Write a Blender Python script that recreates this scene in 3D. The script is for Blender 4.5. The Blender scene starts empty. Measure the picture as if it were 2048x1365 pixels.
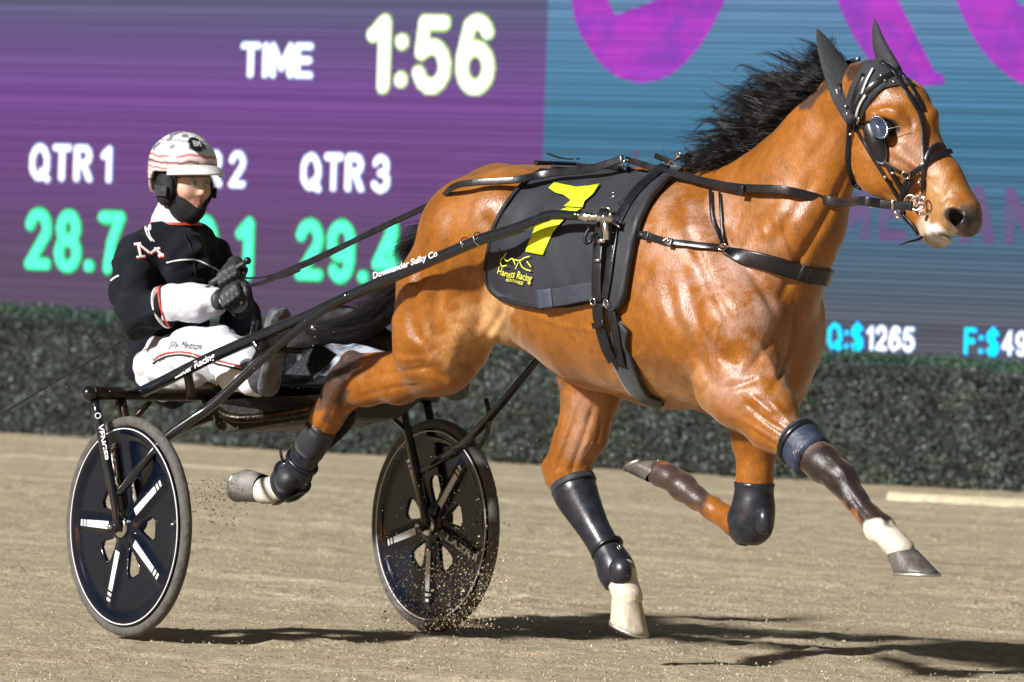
import bpy, bmesh, math, random
import numpy as np
from mathutils import Vector, Matrix
from mathutils.bvhtree import BVHTree
from mathutils.geometry import delaunay_2d_cdt
random.seed(7); rng = np.random.default_rng(7)
R = math.radians
scn = bpy.context.scene
COL = scn.collection

# ------------------------------------------------------------------ camera, sky, sun
FPX = 14467.0                       # focal length in photograph pixels (2048 wide)
CAM = np.array([0.0, -21.5, 1.346])
ROLL = R(1.9); PITCH = math.atan((682.5 - 452) / FPX)
FWD = np.array([0, math.cos(PITCH), -math.sin(PITCH)])
UP0 = np.array([0, math.sin(PITCH), math.cos(PITCH)]); RT0 = np.array([1.0, 0, 0])
RT = RT0 * math.cos(ROLL) + UP0 * math.sin(ROLL); UP = UP0 * math.cos(ROLL) - RT0 * math.sin(ROLL)
cd = bpy.data.cameras.new('camera'); cam = bpy.data.objects.new('camera', cd); COL.objects.link(cam)
cd.sensor_width = 36.0; cd.lens = FPX / 2048 * 36.0; cd.clip_end = 3000; cd.clip_start = 1
m = Matrix(((RT[0], UP[0], -FWD[0], CAM[0]), (RT[1], UP[1], -FWD[1], CAM[1]), (RT[2], UP[2], -FWD[2], CAM[2]), (0, 0, 0, 1)))
cam.matrix_world = m
cd.dof.use_dof = True; cd.dof.focus_distance = 22.0; cd.dof.aperture_fstop = 7.6
scn.camera = cam

SUN_AZ = R(39); SUN_EL = R(30)      # light travels along +x / +y (right and away), downwards
LDIR = Vector((math.cos(SUN_AZ) * math.cos(SUN_EL), math.sin(SUN_AZ) * math.cos(SUN_EL), -math.sin(SUN_EL)))
sd = bpy.data.lights.new('floodlight_sun', 'SUN'); sun = bpy.data.objects.new('floodlight_sun', sd); COL.objects.link(sun)
sd.energy = 4.9; sd.angle = R(3.5); sd.color = (1.0, 0.985, 0.97)
sun.rotation_euler = LDIR.to_track_quat('-Z', 'Y').to_euler()
wd = bpy.data.worlds.new('World'); scn.world = wd; wd.use_nodes = True
wn = wd.node_tree; bg = wn.nodes['Background']
sk = wn.nodes.new('ShaderNodeTexSky'); sk.sky_type = 'NISHITA'; sk.sun_disc = False
sk.sun_elevation = R(0.6);      # night: the floodlight is the lamp below, the sky itself is nearly dark
sk.sun_rotation = math.atan2(-LDIR.x, -LDIR.y)
wn.links.new(sk.outputs[0], bg.inputs[0]); bg.inputs[1].default_value = 0.15
scn.view_settings.view_transform = 'Standard'; scn.view_settings.look = 'None'
scn.view_settings.exposure = 0.58; scn.view_settings.gamma = 1.0; scn.view_settings.use_curve_mapping = False

# ------------------------------------------------------------------ photograph pixel -> place
def ray(u, v): return FWD + RT * (u - 1024) / FPX - UP * (v - 682.5) / FPX
def proj(p):
    d = np.asarray(p) - CAM; z = d @ FWD
    return 1024 + FPX * (d @ RT) / z, 682.5 - FPX * (d @ UP) / z
PH = R(48.0)
H = np.array([math.cos(PH), -math.sin(PH), 0]); N = np.array([-math.sin(PH), -math.cos(PH), 0]); Z = np.array([0, 0, 1.0])
_d = ray(257, 1057); NEARHUB = CAM + _d * (1.5 - CAM[1]) / _d[1]
TW = 1.2998                         # track width of the sulky
O = NEARHUB - N * TW / 2; O[2] = 0
def P(u, v, s=0.0):                 # point at lateral offset s from the horse's vertical middle plane
    d = ray(u, v); k = ((O + s * N - CAM) @ N) / (d @ N); return CAM + d * k
def pxm(p): return ((np.asarray(p) - CAM) @ FWD) / FPX      # metres per photograph pixel at p
def G(u, v, z=0.0):
    d = ray(u, v); return CAM + d * (z - CAM[2]) / d[2]
def T(t, s, z): return O + H * t + N * s + Z * z

# ------------------------------------------------------------------ object helpers
def link(name, me, parent=None, mat=None):
    o = bpy.data.objects.new(name, me); COL.objects.link(o)
    if mat is not None: me.materials.append(mat)
    if parent is not None: o.parent = parent
    return o
def root_of(p):
    w = np.zeros(3)
    while p is not None: w = w + np.array(p.location); p = p.parent
    return w
def make(name, V, F, mat, parent=None, smooth=True, base=None, col=None):
    V = np.asarray(V, dtype=np.float64).reshape(-1, 3)
    off = root_of(parent) if parent is not None else (np.asarray(base, float) if base is not None else np.zeros(3))
    me = bpy.data.meshes.new(name)
    if isinstance(F, np.ndarray):
        n = F.shape[1]; me.vertices.add(len(V)); me.vertices.foreach_set('co', (V - off).ravel())
        me.loops.add(F.size); me.loops.foreach_set('vertex_index', F.ravel().astype(np.int32))
        me.polygons.add(len(F)); me.polygons.foreach_set('loop_start', np.arange(0, F.size, n, dtype=np.int32))
        me.update(calc_edges=True)
    else:
        me.from_pydata([tuple(x) for x in (V - off)], [], [tuple(f) for f in F]); me.update()
    if smooth: me.polygons.foreach_set('use_smooth', np.ones(len(me.polygons), dtype=bool))
    if col is not None:
        a = me.color_attributes.new('Col', 'FLOAT_COLOR', 'POINT')
        c = np.ones((len(V), 4), dtype=np.float32); c[:, :3] = col; a.data.foreach_set('color', c.ravel())
    o = link(name, me, parent, mat)
    if parent is None and base is not None: o.location = tuple(off)
    return o
def thing(name, label, cat, base, group=None):
    o = bpy.data.objects.new(name, None); COL.objects.link(o); o.location = tuple(float(x) for x in base)
    o.empty_display_size = .1; o['label'] = label; o['category'] = cat
    if group: o['group'] = group
    return o
def tag(o, label, cat, group=None):
    o['label'] = label; o['category'] = cat
    if group: o['group'] = group
    return o

class MB:
    def __init__(s): s.V = []; s.F = []
    def add(s, V, F):
        n = len(s.V); s.V.extend([tuple(map(float, v)) for v in V]); s.F.extend([tuple(i + n for i in f) for f in F]); return s
    def build(s, name, mat, parent=None, smooth=True, **k): return make(name, s.V, s.F, mat, parent, smooth, **k)

def unit(a): a = np.asarray(a, float); n = np.linalg.norm(a); return a / n if n > 1e-9 else a
def spline(pts, n):
    pts = np.asarray(pts, float)
    if len(pts) == 2:
        t = np.linspace(0, 1, n)[:, None]; return pts[0] * (1 - t) + pts[1] * t
    q = np.vstack([2 * pts[0] - pts[1], pts, 2 * pts[-1] - pts[-2]]); out = []
    L = len(pts) - 1
    for x in np.linspace(0, L, n):
        i = min(int(x), L - 1); t = x - i; a, b, c, d = q[i], q[i + 1], q[i + 2], q[i + 3]
        out.append(.5 * ((2 * b) + (c - a) * t + (2 * a - 5 * b + 4 * c - d) * t * t + (3 * b - a - 3 * c + d) * t ** 3))
    return np.array(out)
def tube(pts, rad, seg=10, n=None, flat=1.0, side=None, cap=True):
    """swept tube; rad scalar or per point; flat squeezes along `side`"""
    pts = np.asarray(pts, float); rad = np.full(len(pts), float(rad)) if np.isscalar(rad) else np.asarray(rad, float)
    if n:
        a = spline(np.hstack([pts, rad[:, None]]), n); pts, rad = a[:, :3], a[:, 3]
    V = []; F = []; prev = None
    for i, p in enumerate(pts):
        t = unit(pts[min(i + 1, len(pts) - 1)] - pts[max(i - 1, 0)])
        if side is not None: x = unit(np.asarray(side, float) - t * (np.asarray(side) @ t))
        elif prev is None:
            x = unit(np.cross(t, Z if abs(t[2]) < .9 else H))
        else: x = unit(prev - t * (prev @ t))
        prev = x; y = np.cross(t, x)
        for k in range(seg):
            a = 2 * math.pi * k / seg; V.append(p + rad[i] * (math.cos(a) * x * flat + math.sin(a) * y))
    for i in range(len(pts) - 1):
        for k in range(seg):
            a = i * seg + k; b = i * seg + (k + 1) % seg; F.append((a, b, b + seg, a + seg))
    if cap: F.append(tuple(range(seg))[::-1]); F.append(tuple((len(pts) - 1) * seg + k for k in range(seg)))
    return V, F
def ribbon(pts, nor, w, th):
    """strap: box section, width w (scalar or list), lying with normal nor"""
    V = []; F = []; n = len(pts); w = np.full(n, w) if np.isscalar(w) else np.interp(np.linspace(0, 1, n), np.linspace(0, 1, len(w)), w)
    for i in range(n):
        t = unit(pts[min(i + 1, n - 1)] - pts[max(i - 1, 0)]); s = unit(np.cross(nor[i], t)); m = unit(np.cross(t, s))
        for a, b in ((-1, -.5), (1, -.5), (1, .35), (.8, .5), (-.8, .5), (-1, .35)): V.append(pts[i] + s * w[i] / 2 * a + m * th * b)
    k = 6
    for i in range(n - 1):
        for j in range(k): a = i * k + j; b = i * k + (j + 1) % k; F.append((a, b, b + k, a + k))
    F.append(tuple(range(k))[::-1]); F.append(tuple((n - 1) * k + j for j in range(k)))
    return V, F
def ring(c, nrm, r, tr, seg=20, ts=6):
    n = unit(nrm); x = unit(np.cross(n, Z if abs(n[2]) < .9 else H)); y = np.cross(n, x); V = []; F = []
    for i in range(seg):
        a = 2 * math.pi * i / seg; d = math.cos(a) * x + math.sin(a) * y
        for j in range(ts):
            b = 2 * math.pi * j / ts; V.append(np.asarray(c) + d * (r + tr * math.cos(b)) + n * tr * math.sin(b))
    for i in range(seg):
        for j in range(ts):
            F.append((i * ts + j, i * ts + (j + 1) % ts, ((i + 1) % seg) * ts + (j + 1) % ts, ((i + 1) % seg) * ts + j))
    return V, F
def box(c, ax, ay, az, sx, sy, sz, bev=.15):
    """bevelled box"""
    ax, ay, az = map(unit, (ax, ay, az)); V = []; F = []
    b = bev * min(sx, sy, sz)
    prof = [(-sz / 2, b), (-sz / 2 + b, 0), (sz / 2 - b, 0), (sz / 2, b)]
    for z, i in prof:
        for x, y in ((-1, -1), (1, -1), (1, 1), (-1, 1)):
            V.append(np.asarray(c) + ax * x * (sx / 2 - i) + ay * y * (sy / 2 - i) + az * z)
    for k in range(3):
        for j in range(4): a = k * 4 + j; c2 = k * 4 + (j + 1) % 4; F.append((a, c2, c2 + 4, a + 4))
    F.append((3, 2, 1, 0)); F.append((12, 13, 14, 15)); return V, F
def ball(c, r, ax=None, sc=(1, 1, 1), nu=14, nv=9):
    ax = ax if ax is not None else (H, N, Z); V = []; F = []
    for i in range(nv + 1):
        th = math.pi * i / nv
        for j in range(nu):
            p = 2 * math.pi * j / nu
            V.append(np.asarray(c) + r * (ax[0] * sc[0] * math.sin(th) * math.cos(p) + ax[1] * sc[1] * math.sin(th) * math.sin(p) + ax[2] * sc[2] * math.cos(th)))
    for i in range(nv):
        for j in range(nu): a = i * nu + j; b = i * nu + (j + 1) % nu; F.append((a, b, b + nu, a + nu))
    return V, F

# ------------------------------------------------------------------ implicit bodies
class Field:
    """smooth union of tapered capsules on a grid in (t, s, z) metres, meshed with surface nets"""
    def __init__(f, lo, hi, h):
        f.lo = np.array(lo, float); f.h = h; f.n = np.ceil((np.array(hi) - f.lo) / h).astype(int) + 1
        f.g = [(f.lo[i] + h * np.arange(f.n[i])).astype(np.float32) for i in range(3)]
        f.D = np.full(tuple(f.n), 1.0, dtype=np.float32)
    def cap(f, a, b, ra, rb, k=.03, fs=1.0, ax=(0, 1, 0), op='+'):
        a = np.array(a, float); b = np.array(b, float); ax = unit(ax)
        m = max(ra, rb) * max(1, fs) + k + 3 * f.h
        i0 = np.maximum(0, np.floor((np.minimum(a, b) - m - f.lo) / f.h).astype(int)); i1 = np.minimum(f.n, np.ceil((np.maximum(a, b) + m - f.lo) / f.h).astype(int) + 1)
        if np.any(i1 <= i0): return
        sl = tuple(slice(i0[i], i1[i]) for i in range(3))
        q = [f.g[i][sl[i]] - np.float32(a[i]) for i in range(3)]
        q = [q[0][:, None, None], q[1][None, :, None], q[2][None, None, :]]; ba = b - a
        if fs != 1.0:
            w = 1 / fs - 1; dd = q[0] * np.float32(ax[0]) + q[1] * np.float32(ax[1]) + q[2] * np.float32(ax[2])
            q = [q[i] + dd * np.float32(ax[i] * w) for i in range(3)]; ba = ba + ax * (ba @ ax) * w
        L = float(ba @ ba)
        if L < 1e-10: d = np.sqrt(q[0] ** 2 + q[1] ** 2 + q[2] ** 2) - np.float32(ra)
        else:
            hh = np.clip((q[0] * np.float32(ba[0]) + q[1] * np.float32(ba[1]) + q[2] * np.float32(ba[2])) / np.float32(L), 0, 1)
            d = np.sqrt((q[0] - hh * np.float32(ba[0])) ** 2 + (q[1] - hh * np.float32(ba[1])) ** 2 + (q[2] - hh * np.float32(ba[2])) ** 2) - (np.float32(ra) + hh * np.float32(rb - ra))
        D = f.D[sl]; k = np.float32(k)
        if op == '+':
            w = np.clip(.5 + .5 * (d - D) / k, 0, 1); f.D[sl] = d * (1 - w) + D * w - k * w * (1 - w)
        else:
            d = -d; w = np.clip(.5 - .5 * (d - D) / k, 0, 1); f.D[sl] = d * (1 - w) + D * w + k * w * (1 - w)
    def mesh(f, frame, smooth=2):
        D = f.D; I = D < 0; n = f.n - 1
        s = np.zeros(tuple(n), dtype=np.uint8)
        for i in (0, 1):
            for j in (0, 1):
                for k in (0, 1): s += I[i:i + n[0], j:j + n[1], k:k + n[2]]
        idx = np.argwhere((s > 0) & (s < 8)); M = len(idx)
        vid = np.full(tuple(n), -1, dtype=np.int32); vid[idx[:, 0], idx[:, 1], idx[:, 2]] = np.arange(M)
        cs = np.array([(i, j, k) for i in (0, 1) for j in (0, 1) for k in (0, 1)])
        vals = [D[idx[:, 0] + c[0], idx[:, 1] + c[1], idx[:, 2] + c[2]] for c in cs]
        acc = np.zeros((M, 3)); cnt = np.zeros(M)
        for a in range(8):
            for b in range(a + 1, 8):
                if np.abs(cs[a] - cs[b]).sum() != 1: continue
                va, vb = vals[a], vals[b]; m = (va < 0) != (vb < 0)
                t = np.where(m, va / np.where(m, va - vb, 1), 0)[:, None]
                acc += np.where(m[:, None], cs[a] * (1 - t) + cs[b] * t, 0); cnt += m
        V = f.lo + f.h * (idx + acc / cnt[:, None]); Fs = []
        for axn in range(3):
            sl0 = [slice(None)] * 3; sl1 = [slice(None)] * 3; sl0[axn] = slice(0, -1); sl1[axn] = slice(1, None)
            A = I[tuple(sl0)]; B = I[tuple(sl1)]; e = np.argwhere(A != B)
            o1, o2 = [(1, 2), (2, 0), (0, 1)][axn]
            ok = (e[:, o1] > 0) & (e[:, o2] > 0) & (e[:, o1] < n[o1]) & (e[:, o2] < n[o2]); e = e[ok]
            ins = A[e[:, 0], e[:, 1], e[:, 2]]; q = []
            for da, db in ((-1, -1), (0, -1), (0, 0), (-1, 0)):
                c = e.copy(); c[:, o1] += da; c[:, o2] += db; q.append(vid[c[:, 0], c[:, 1], c[:, 2]])
            q = np.stack(q, 1); q[ins] = q[ins][:, ::-1]; Fs.append(q)
        F = np.vstack(Fs); F = F[(F >= 0).all(1)]
        e = np.vstack([F[:, [i, (i + 1) % 4]] for i in range(4)])
        deg = np.bincount(e[:, 0], minlength=M) + np.bincount(e[:, 1], minlength=M)
        for _ in range(smooth):
            S = np.stack([np.bincount(e[:, 0], V[e[:, 1], c], M) + np.bincount(e[:, 1], V[e[:, 0], c], M) for c in range(3)], 1) / np.maximum(deg, 1)[:, None]
            V = V * .5 + S * .5
        return frame(V), F
def loc(p): q = np.asarray(p) - O; return np.array([q @ H, q @ N, q[2]])
def unloc(V): return O + V[:, :1] * H + V[:, 1:2] * N + V[:, 2:3] * Z

# ------------------------------------------------------------------ materials
def nt(name):
    m = bpy.data.materials.new(name); m.use_nodes = True; t = m.node_tree
    return m, t, t.nodes['Principled BSDF'], t.nodes.new, t.links.new
def coords(t, scale=(1, 1, 1), kind='Object'):
    tc = t.nodes.new('ShaderNodeTexCoord'); mp = t.nodes.new('ShaderNodeMapping'); mp.inputs['Scale'].default_value = scale
    t.links.new(tc.outputs[kind], mp.inputs[0]); return mp.outputs[0]
def noise(t, vec, scale, detail=4, rough=.55):
    n = t.nodes.new('ShaderNodeTexNoise'); n.inputs['Scale'].default_value = scale; n.inputs['Detail'].default_value = detail
    n.inputs['Roughness'].default_value = rough
    if vec is not None: t.links.new(vec, n.inputs['Vector'])
    return n.outputs['Fac']
def ramp(t, fac, stops):
    r = t.nodes.new('ShaderNodeValToRGB'); t.links.new(fac, r.inputs[0]); e = r.color_ramp.elements
    while len(e) > 1: e.remove(e[-1])
    e[0].position = stops[0][0]; e[0].color = (*stops[0][1], 1)
    for p, c in stops[1:]: x = e.new(p); x.color = (*c, 1)
    return r.outputs[0]
def mix(t, a, b, fac, mode='MIX'):
    x = t.nodes.new('ShaderNodeMix'); x.data_type = 'RGBA'; x.blend_type = mode
    for s, v in ((x.inputs[6], a), (x.inputs[7], b), (x.inputs[0], fac)):
        if isinstance(v, (int, float)): s.default_value = v
        elif isinstance(v, tuple): s.default_value = (*v, 1)
        else: t.links.new(v, s)
    return x.outputs[2]
def bump(t, bs, h, strength, dist=.01):
    b = t.nodes.new('ShaderNodeBump'); b.inputs['Strength'].default_value = strength; b.inputs['Distance'].default_value = dist
    t.links.new(h, b.inputs['Height']); t.links.new(b.outputs[0], bs.inputs['Normal']); return b
def simple(name, c, rough=.5, metal=0.0, var=.25, vs=25, bs_=0, bscale=80, coat=0, dust=None, sheen=0, scale=(1, 1, 1)):
    m, t, b, new, lk = nt(name); v = coords(t, scale)
    n = noise(t, v, vs); lo = tuple(x * (1 - var) for x in c); hi = tuple(min(1, x * (1 + var)) for x in c)
    col = ramp(t, n, [(.3, lo), (.7, hi)])
    if dust:
        n2 = noise(t, v, 9, 6, .7); f = ramp(t, n2, [(dust[1], (0, 0, 0)), (dust[1] + .2, (1, 1, 1))])
        col = mix(t, col, dust[0], f)
    lk(col, b.inputs['Base Color']); b.inputs['Roughness'].default_value = rough; b.inputs['Metallic'].default_value = metal
    rr = ramp(t, n, [(.3, (rough * .8,) * 3), (.7, (min(1, rough * 1.25),) * 3)]); lk(rr, b.inputs['Roughness'])
    if coat: b.inputs['Coat Weight'].default_value = coat; b.inputs['Coat Roughness'].default_value = .12
    if sheen: b.inputs['Sheen Weight'].default_value = sheen
    if bs_: bump(t, b, noise(t, v, bscale, 5), bs_)
    return m
LEATHER = simple('black_leather', (.009, .009, .012), .30, var=.4, bs_=.06, bscale=90)
NEO = simple('black_neoprene', (.009, .010, .015), .6, var=.3, bs_=.15, bscale=300, sheen=.2)
RUBBERB = simple('boot_shell_black', (.016, .018, .026), .3, var=.35, bs_=.08, bscale=40, dust=((.06, .055, .05), .62))
CHROME = simple('bright_metal', (.75, .74, .70), .18, 1.0, var=.1)
PAINT = simple('gloss_black_paint', (.008, .01, .014), .16, var=.3, coat=.6, dust=((.10, .085, .06), .66))
RUSTY = simple('dirty_frame_metal', (.028, .021, .014), .3, .7, var=.4, bs_=.2, dust=((.16, .12, .07), .55))
TYRE = simple('dusty_tyre_rubber', (.085, .08, .072), .75, var=.35, vs=40, bs_=.4, bscale=90)
DISC = simple('gloss_wheel_disc', (.003, .005, .012), .10, var=.3, coat=.3)
DISC.node_tree.nodes['Principled BSDF'].inputs['Specular IOR Level'].default_value = .3
WHITE = simple('white_print', (.78, .78, .78), .5, var=.05)
ORANGE = simple('red_print', (.55, .05, .03), .5, var=.05)
YELLOW = simple('fluorescent_yellow_cloth', (.72, .85, .01), .6, var=.05, bs_=.1)
YPRINT = simple('yellow_print', (.60, .62, .05), .6, var=.05)
WHITECLOTH = simple('white_cloth', (.64, .65, .70), .8, var=.06, vs=12, bs_=.6, bscale=16)
GREYCLOTH = simple('grey_cloth', (.38, .41, .48), .6, var=.45, vs=14, bs_=.6, bscale=14)  # greyer cloth colour for the far trouser leg
BLACKCLOTH = simple('black_jacket_cloth', (.0055, .0065, .011), .85, var=.35, vs=8, bs_=.5, bscale=14, sheen=.03)
BLACKCLOTH.node_tree.nodes['Principled BSDF'].inputs['Specular IOR Level'].default_value = .2
KNIT = simple('black_knit', (.005, .005, .006), .85, var=.3, bs_=.3, bscale=200)
GLOVE = simple('dark_glove', (.028, .032, .034), .5, var=.4, bs_=.35, bscale=90)
BOOT = simple('dusty_boot_leather', (.05, .052, .06), .5, var=.4, dust=((.20, .19, .17), .5), bs_=.4, bscale=50)
EARC = simple('grey_ear_cloth', (.020, .022, .028), .75, var=.3, bs_=.3, bscale=120, sheen=.05)
HOOFW = simple('pale_hoof_horn', (.50, .44, .33), .45, var=.3, vs=30, bs_=.25, bscale=40, dust=((.20, .16, .11), .55), scale=(1, 1, .25))
HOOFD = simple('dark_hoof_horn', (.09, .08, .07), .4, var=.5, vs=30, bs_=.25, bscale=40, dust=((.20, .17, .13), .56), scale=(1, 1, .25))
SHOE = simple('aluminium_shoe', (.55, .54, .50), .35, .9, var=.2)
SKIN = None
def coat_mat():
    m, t, b, new, lk = nt('bay_horse_coat'); v = coords(t)
    a = new('ShaderNodeVertexColor'); a.layer_name = 'Col'
    n1 = noise(t, v, 5.5, 5, .6); n2 = noise(t, v, 32, 4, .6)
    f1 = ramp(t, n1, [(.30, (.74, .68, .62)), (.68, (1.16, 1.15, 1.12))])
    c = mix(t, a.outputs[0], f1, 1.0, 'MULTIPLY')
    f2 = ramp(t, n2, [(.3, (.84, .84, .84)), (.7, (1.12, 1.12, 1.12))]); c = mix(t, c, f2, 1.0, 'MULTIPLY')
    # wet-coat sheen painted in as pale patches, stronger where the mask (alpha-like blue channel of second layer) allows
    s = new('ShaderNodeAttribute'); s.attribute_name = 'wet_sheen'
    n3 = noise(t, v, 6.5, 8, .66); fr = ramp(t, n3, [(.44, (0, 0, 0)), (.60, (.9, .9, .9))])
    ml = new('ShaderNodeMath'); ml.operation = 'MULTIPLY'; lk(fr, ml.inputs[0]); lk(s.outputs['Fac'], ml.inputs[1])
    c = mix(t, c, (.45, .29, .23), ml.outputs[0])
    n4 = noise(t, coords(t, (1, 1, .4)), 170, 3, .7); c = mix(t, c, ramp(t, n4, [(.3, (.80, .78, .76)), (.7, (1.16, 1.16, 1.16))]), 1.0, 'MULTIPLY')
    lk(c, b.inputs['Base Color']); b.inputs['Specular IOR Level'].default_value = .5
    rr = ramp(t, n1, [(.3, (.30,) * 3), (.7, (.46,) * 3)]); lk(rr, b.inputs['Roughness'])
    b.inputs['Sheen Weight'].default_value = .15; b.inputs['Sheen Roughness'].default_value = .4; b.inputs['Sheen Tint'].default_value = (1, .8, .6, 1)
    vs = coords(t, (1, 1, .35)); h1 = noise(t, vs, 220, 3); h2 = noise(t, v, 16, 5, .6)
    ad = new('ShaderNodeMath'); ad.operation = 'MULTIPLY_ADD'; lk(h2, ad.inputs[0]); ad.inputs[1].default_value = 1.0; lk(h1, ad.inputs[2])
    bump(t, b, ad.outputs[0], .30, .005)
    return m
COAT = coat_mat()
HAIR = simple('black_horse_hair', (.010, .008, .009), .38, var=.5, vs=60)

# ------------------------------------------------------------------ ground
HL = G(0, 865); HR = G(2048, 985)                  # foot of the hedge at the two picture edges
HD = unit(HR - HL); HN = np.array([HD[1], -HD[0], 0]);
if HN[1] > 0: HN = -HN                             # towards the camera
def sand_material():
    m, t, b, new, lk = nt('groomed_sand')
    tc = new('ShaderNodeTexCoord'); mp = new('ShaderNodeMapping'); mp.inputs['Rotation'].default_value = (0, 0, -math.atan2(HD[1], HD[0]))
    lk(tc.outputs['Object'], mp.inputs[0]); v = mp.outputs[0]
    st = new('ShaderNodeMapping'); st.inputs['Scale'].default_value = (.12, 1.6, 1); lk(v, st.inputs[0])
    n1 = noise(t, st.outputs[0], 1.5, 5, .6); n2 = noise(t, v, 60, 5, .7); n3 = noise(t, v, 9, 4)
    c = ramp(t, n1, [(.28, (.34, .25, .155)), (.43, (.49, .395, .27)), (.52, (.42, .355, .235)), (.60, (.56, .465, .32)), (.74, (.62, .52, .38))])
    f = ramp(t, n2, [(.28, (.45, .43, .40)), (.5, (1, 1, 1)), (.75, (1.35, 1.33, 1.28))]); c = mix(t, c, f, 1.0, 'MULTIPLY')
    f = ramp(t, n3, [(.3, (.86, .86, .86)), (.7, (1.1, 1.1, 1.1))]); c = mix(t, c, f, 1.0, 'MULTIPLY')
    lk(c, b.inputs['Base Color']); b.inputs['Roughness'].default_value = .9; b.inputs['Specular IOR Level'].default_value = .2
    ad = new('ShaderNodeMath'); ad.operation = 'MULTIPLY_ADD'; lk(n3, ad.inputs[0]); ad.inputs[1].default_value = 1.5; lk(n2, ad.inputs[2])
    bump(t, b, ad.outputs[0], .7, .03); return m
def vnoise(x, y, seed):                            # value noise, vectorised
    r = np.random.default_rng(seed).random((256, 256)); xi = np.floor(x).astype(int); yi = np.floor(y).astype(int); fx = x - xi; fy = y - yi
    fx = fx * fx * (3 - 2 * fx); fy = fy * fy * (3 - 2 * fy); g = lambda a, b: r[a % 256, b % 256]
    return (g(xi, yi) * (1 - fx) + g(xi + 1, yi) * fx) * (1 - fy) + (g(xi, yi + 1) * (1 - fx) + g(xi + 1, yi + 1) * fx) * fy
far = np.array([30, 45, 80, 160, 400, 1000.0])
gx = np.concatenate([-far[::-1], np.arange(-14, -4, .35), np.arange(-4, 4, .028), np.arange(4, 14, .35), far])
gy = np.concatenate([-far[::-1], np.arange(-21, -3, .5), np.arange(-3, 7, .03), np.arange(7, 26, .08), far + 2])
X, Y = np.meshgrid(gx, gy, indexing='ij'); al = X * HD[0] + Y * HD[1]; ac = X * HN[0] + Y * HN[1]
rm = (np.abs(X) < 12) & (Y > -12) & (Y < 26)
zz = (vnoise(al * .5 + 50, ac * 5 + 50, 3) - .5) * .016 + (vnoise(al * 7 + 90, ac * 9 + 90, 4) - .5) * .010 + (vnoise(al * 19 + 90, ac * 19 + 90, 5) - .5) * .007 - .006
for ofs, wd, dp in ((-.62, .03, .012), (.62, .03, .012), (1.5, .03, .010), (2.75, .03, .010), (4.4, .04, .014), (-2.2, .03, .012), (-3.3, .03, .010), (6.2, .05, .014), (8.5, .05, .014), (11, .06, .014)):
    lc = (X - 0) * HN[0] + (Y - 2) * HN[1] + .05 * np.sin(al * .9 + ofs) + ofs; zz -= dp * np.exp(-(lc / wd) ** 2) - dp * .6 * np.exp(-((lc - wd * 1.8) / wd) ** 2)
hr = np.random.default_rng(5)
for _ in range(420):
    hx, hy = hr.uniform(-4, 4), hr.uniform(-2, 14); i0, i1 = np.searchsorted(gx, [hx - .16, hx + .16]); j0, j1 = np.searchsorted(gy, [hy - .16, hy + .16])
    dd = np.hypot(X[i0:i1, j0:j1] - hx, Y[i0:i1, j0:j1] - hy) / hr.uniform(.05, .08); zz[i0:i1, j0:j1] += .018 * hr.uniform(.4, 1) * (-np.exp(-dd ** 2) + .75 * np.exp(-((dd - 1.5) / .5) ** 2))
zz = np.where(rm, zz, -.006); nx, ny = len(gx), len(gy)
ii = np.arange(nx * ny).reshape(nx, ny)
make('sand_track', np.stack([X, Y, zz], -1).reshape(-1, 3), np.stack([ii[:-1, :-1], ii[1:, :-1], ii[1:, 1:], ii[:-1, 1:]], -1).reshape(-1, 4), sand_material())['kind'] = 'structure'
# pale raised strip of graded sand by the hedge, right of the picture
a0, a1 = G(1778, 998), G(2140, 1016); k_ = HD * 6
d_ = unit(a1 - a0); q_ = np.array([-d_[1], d_[0], 0]) * .16
V = []; F = []; nseg = 40
for i in range(nseg + 1):
    p = a0 + d_ * 8 * i / nseg; w = min(1, i / 3 + .25) * (1 + .15 * math.sin(i * 1.7))
    for a, z in ((-1, -.01), (-.6, .028), (0, .036), (.6, .028), (1, -.01)): V.append(p + q_ * a * w + Z * z)
for i in range(nseg):
    for j in range(4): F.append((i * 5 + j, i * 5 + 5 + j, i * 5 + 6 + j, i * 5 + 1 + j))
make('sand_ridge', V, F, simple('pale_loose_sand', (.52, .45, .30), .9, var=.2, bs_=.5))['kind'] = 'structure'

# ------------------------------------------------------------------ hedge
def leaf_material():
    m, t, b, new, lk = nt('hedge_leaf'); v = coords(t)
    a = new('ShaderNodeVertexColor'); a.layer_name = 'Col'; lk(a.outputs[0], b.inputs['Base Color'])
    b.inputs['Roughness'].default_value = .5; b.inputs['Specular IOR Level'].default_value = .35; return m
HH = .755
hedge = thing('hedge', 'long clipped dark green hedge behind the track, below the video screen', 'hedge', (HL + HR) / 2)
L0, L1 = -9.0, 14.0
LEAF = leaf_material()
# dense inner growth
V = []; F = []; n = 90
for i in range(n + 1):
    a = L0 + (L1 - L0) * i / n
    for (dd, z) in ((.06, .0), (.08, .3), (.06, HH - .16), (-.1, HH - .08), (-.3, HH - .09), (-.4, .3), (-.4, 0)):
        p = HL + HD * a - HN * (-dd + .14) + Z * z * (1 - .0125 * a) + rng.normal(0, .012, 3); V.append(p)
for i in range(n):
    for j in range(6): F.append((i * 7 + j, i * 7 + 1 + j, i * 7 + 8 + j, i * 7 + 7 + j))
make('inner_growth', V, F, simple('hedge_inner_twigs', (.012, .016, .011), .9, var=.5), hedge, smooth=False)
NL = 130000
a = rng.uniform(L0, L1, NL); up = rng.random(NL) < .24
z = np.where(up, HH + rng.normal(0, .018, NL) - .02, rng.uniform(0, HH, NL)); dep = np.where(up, rng.uniform(-.1, .45, NL), np.abs(rng.normal(0, .045, NL)))
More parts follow.
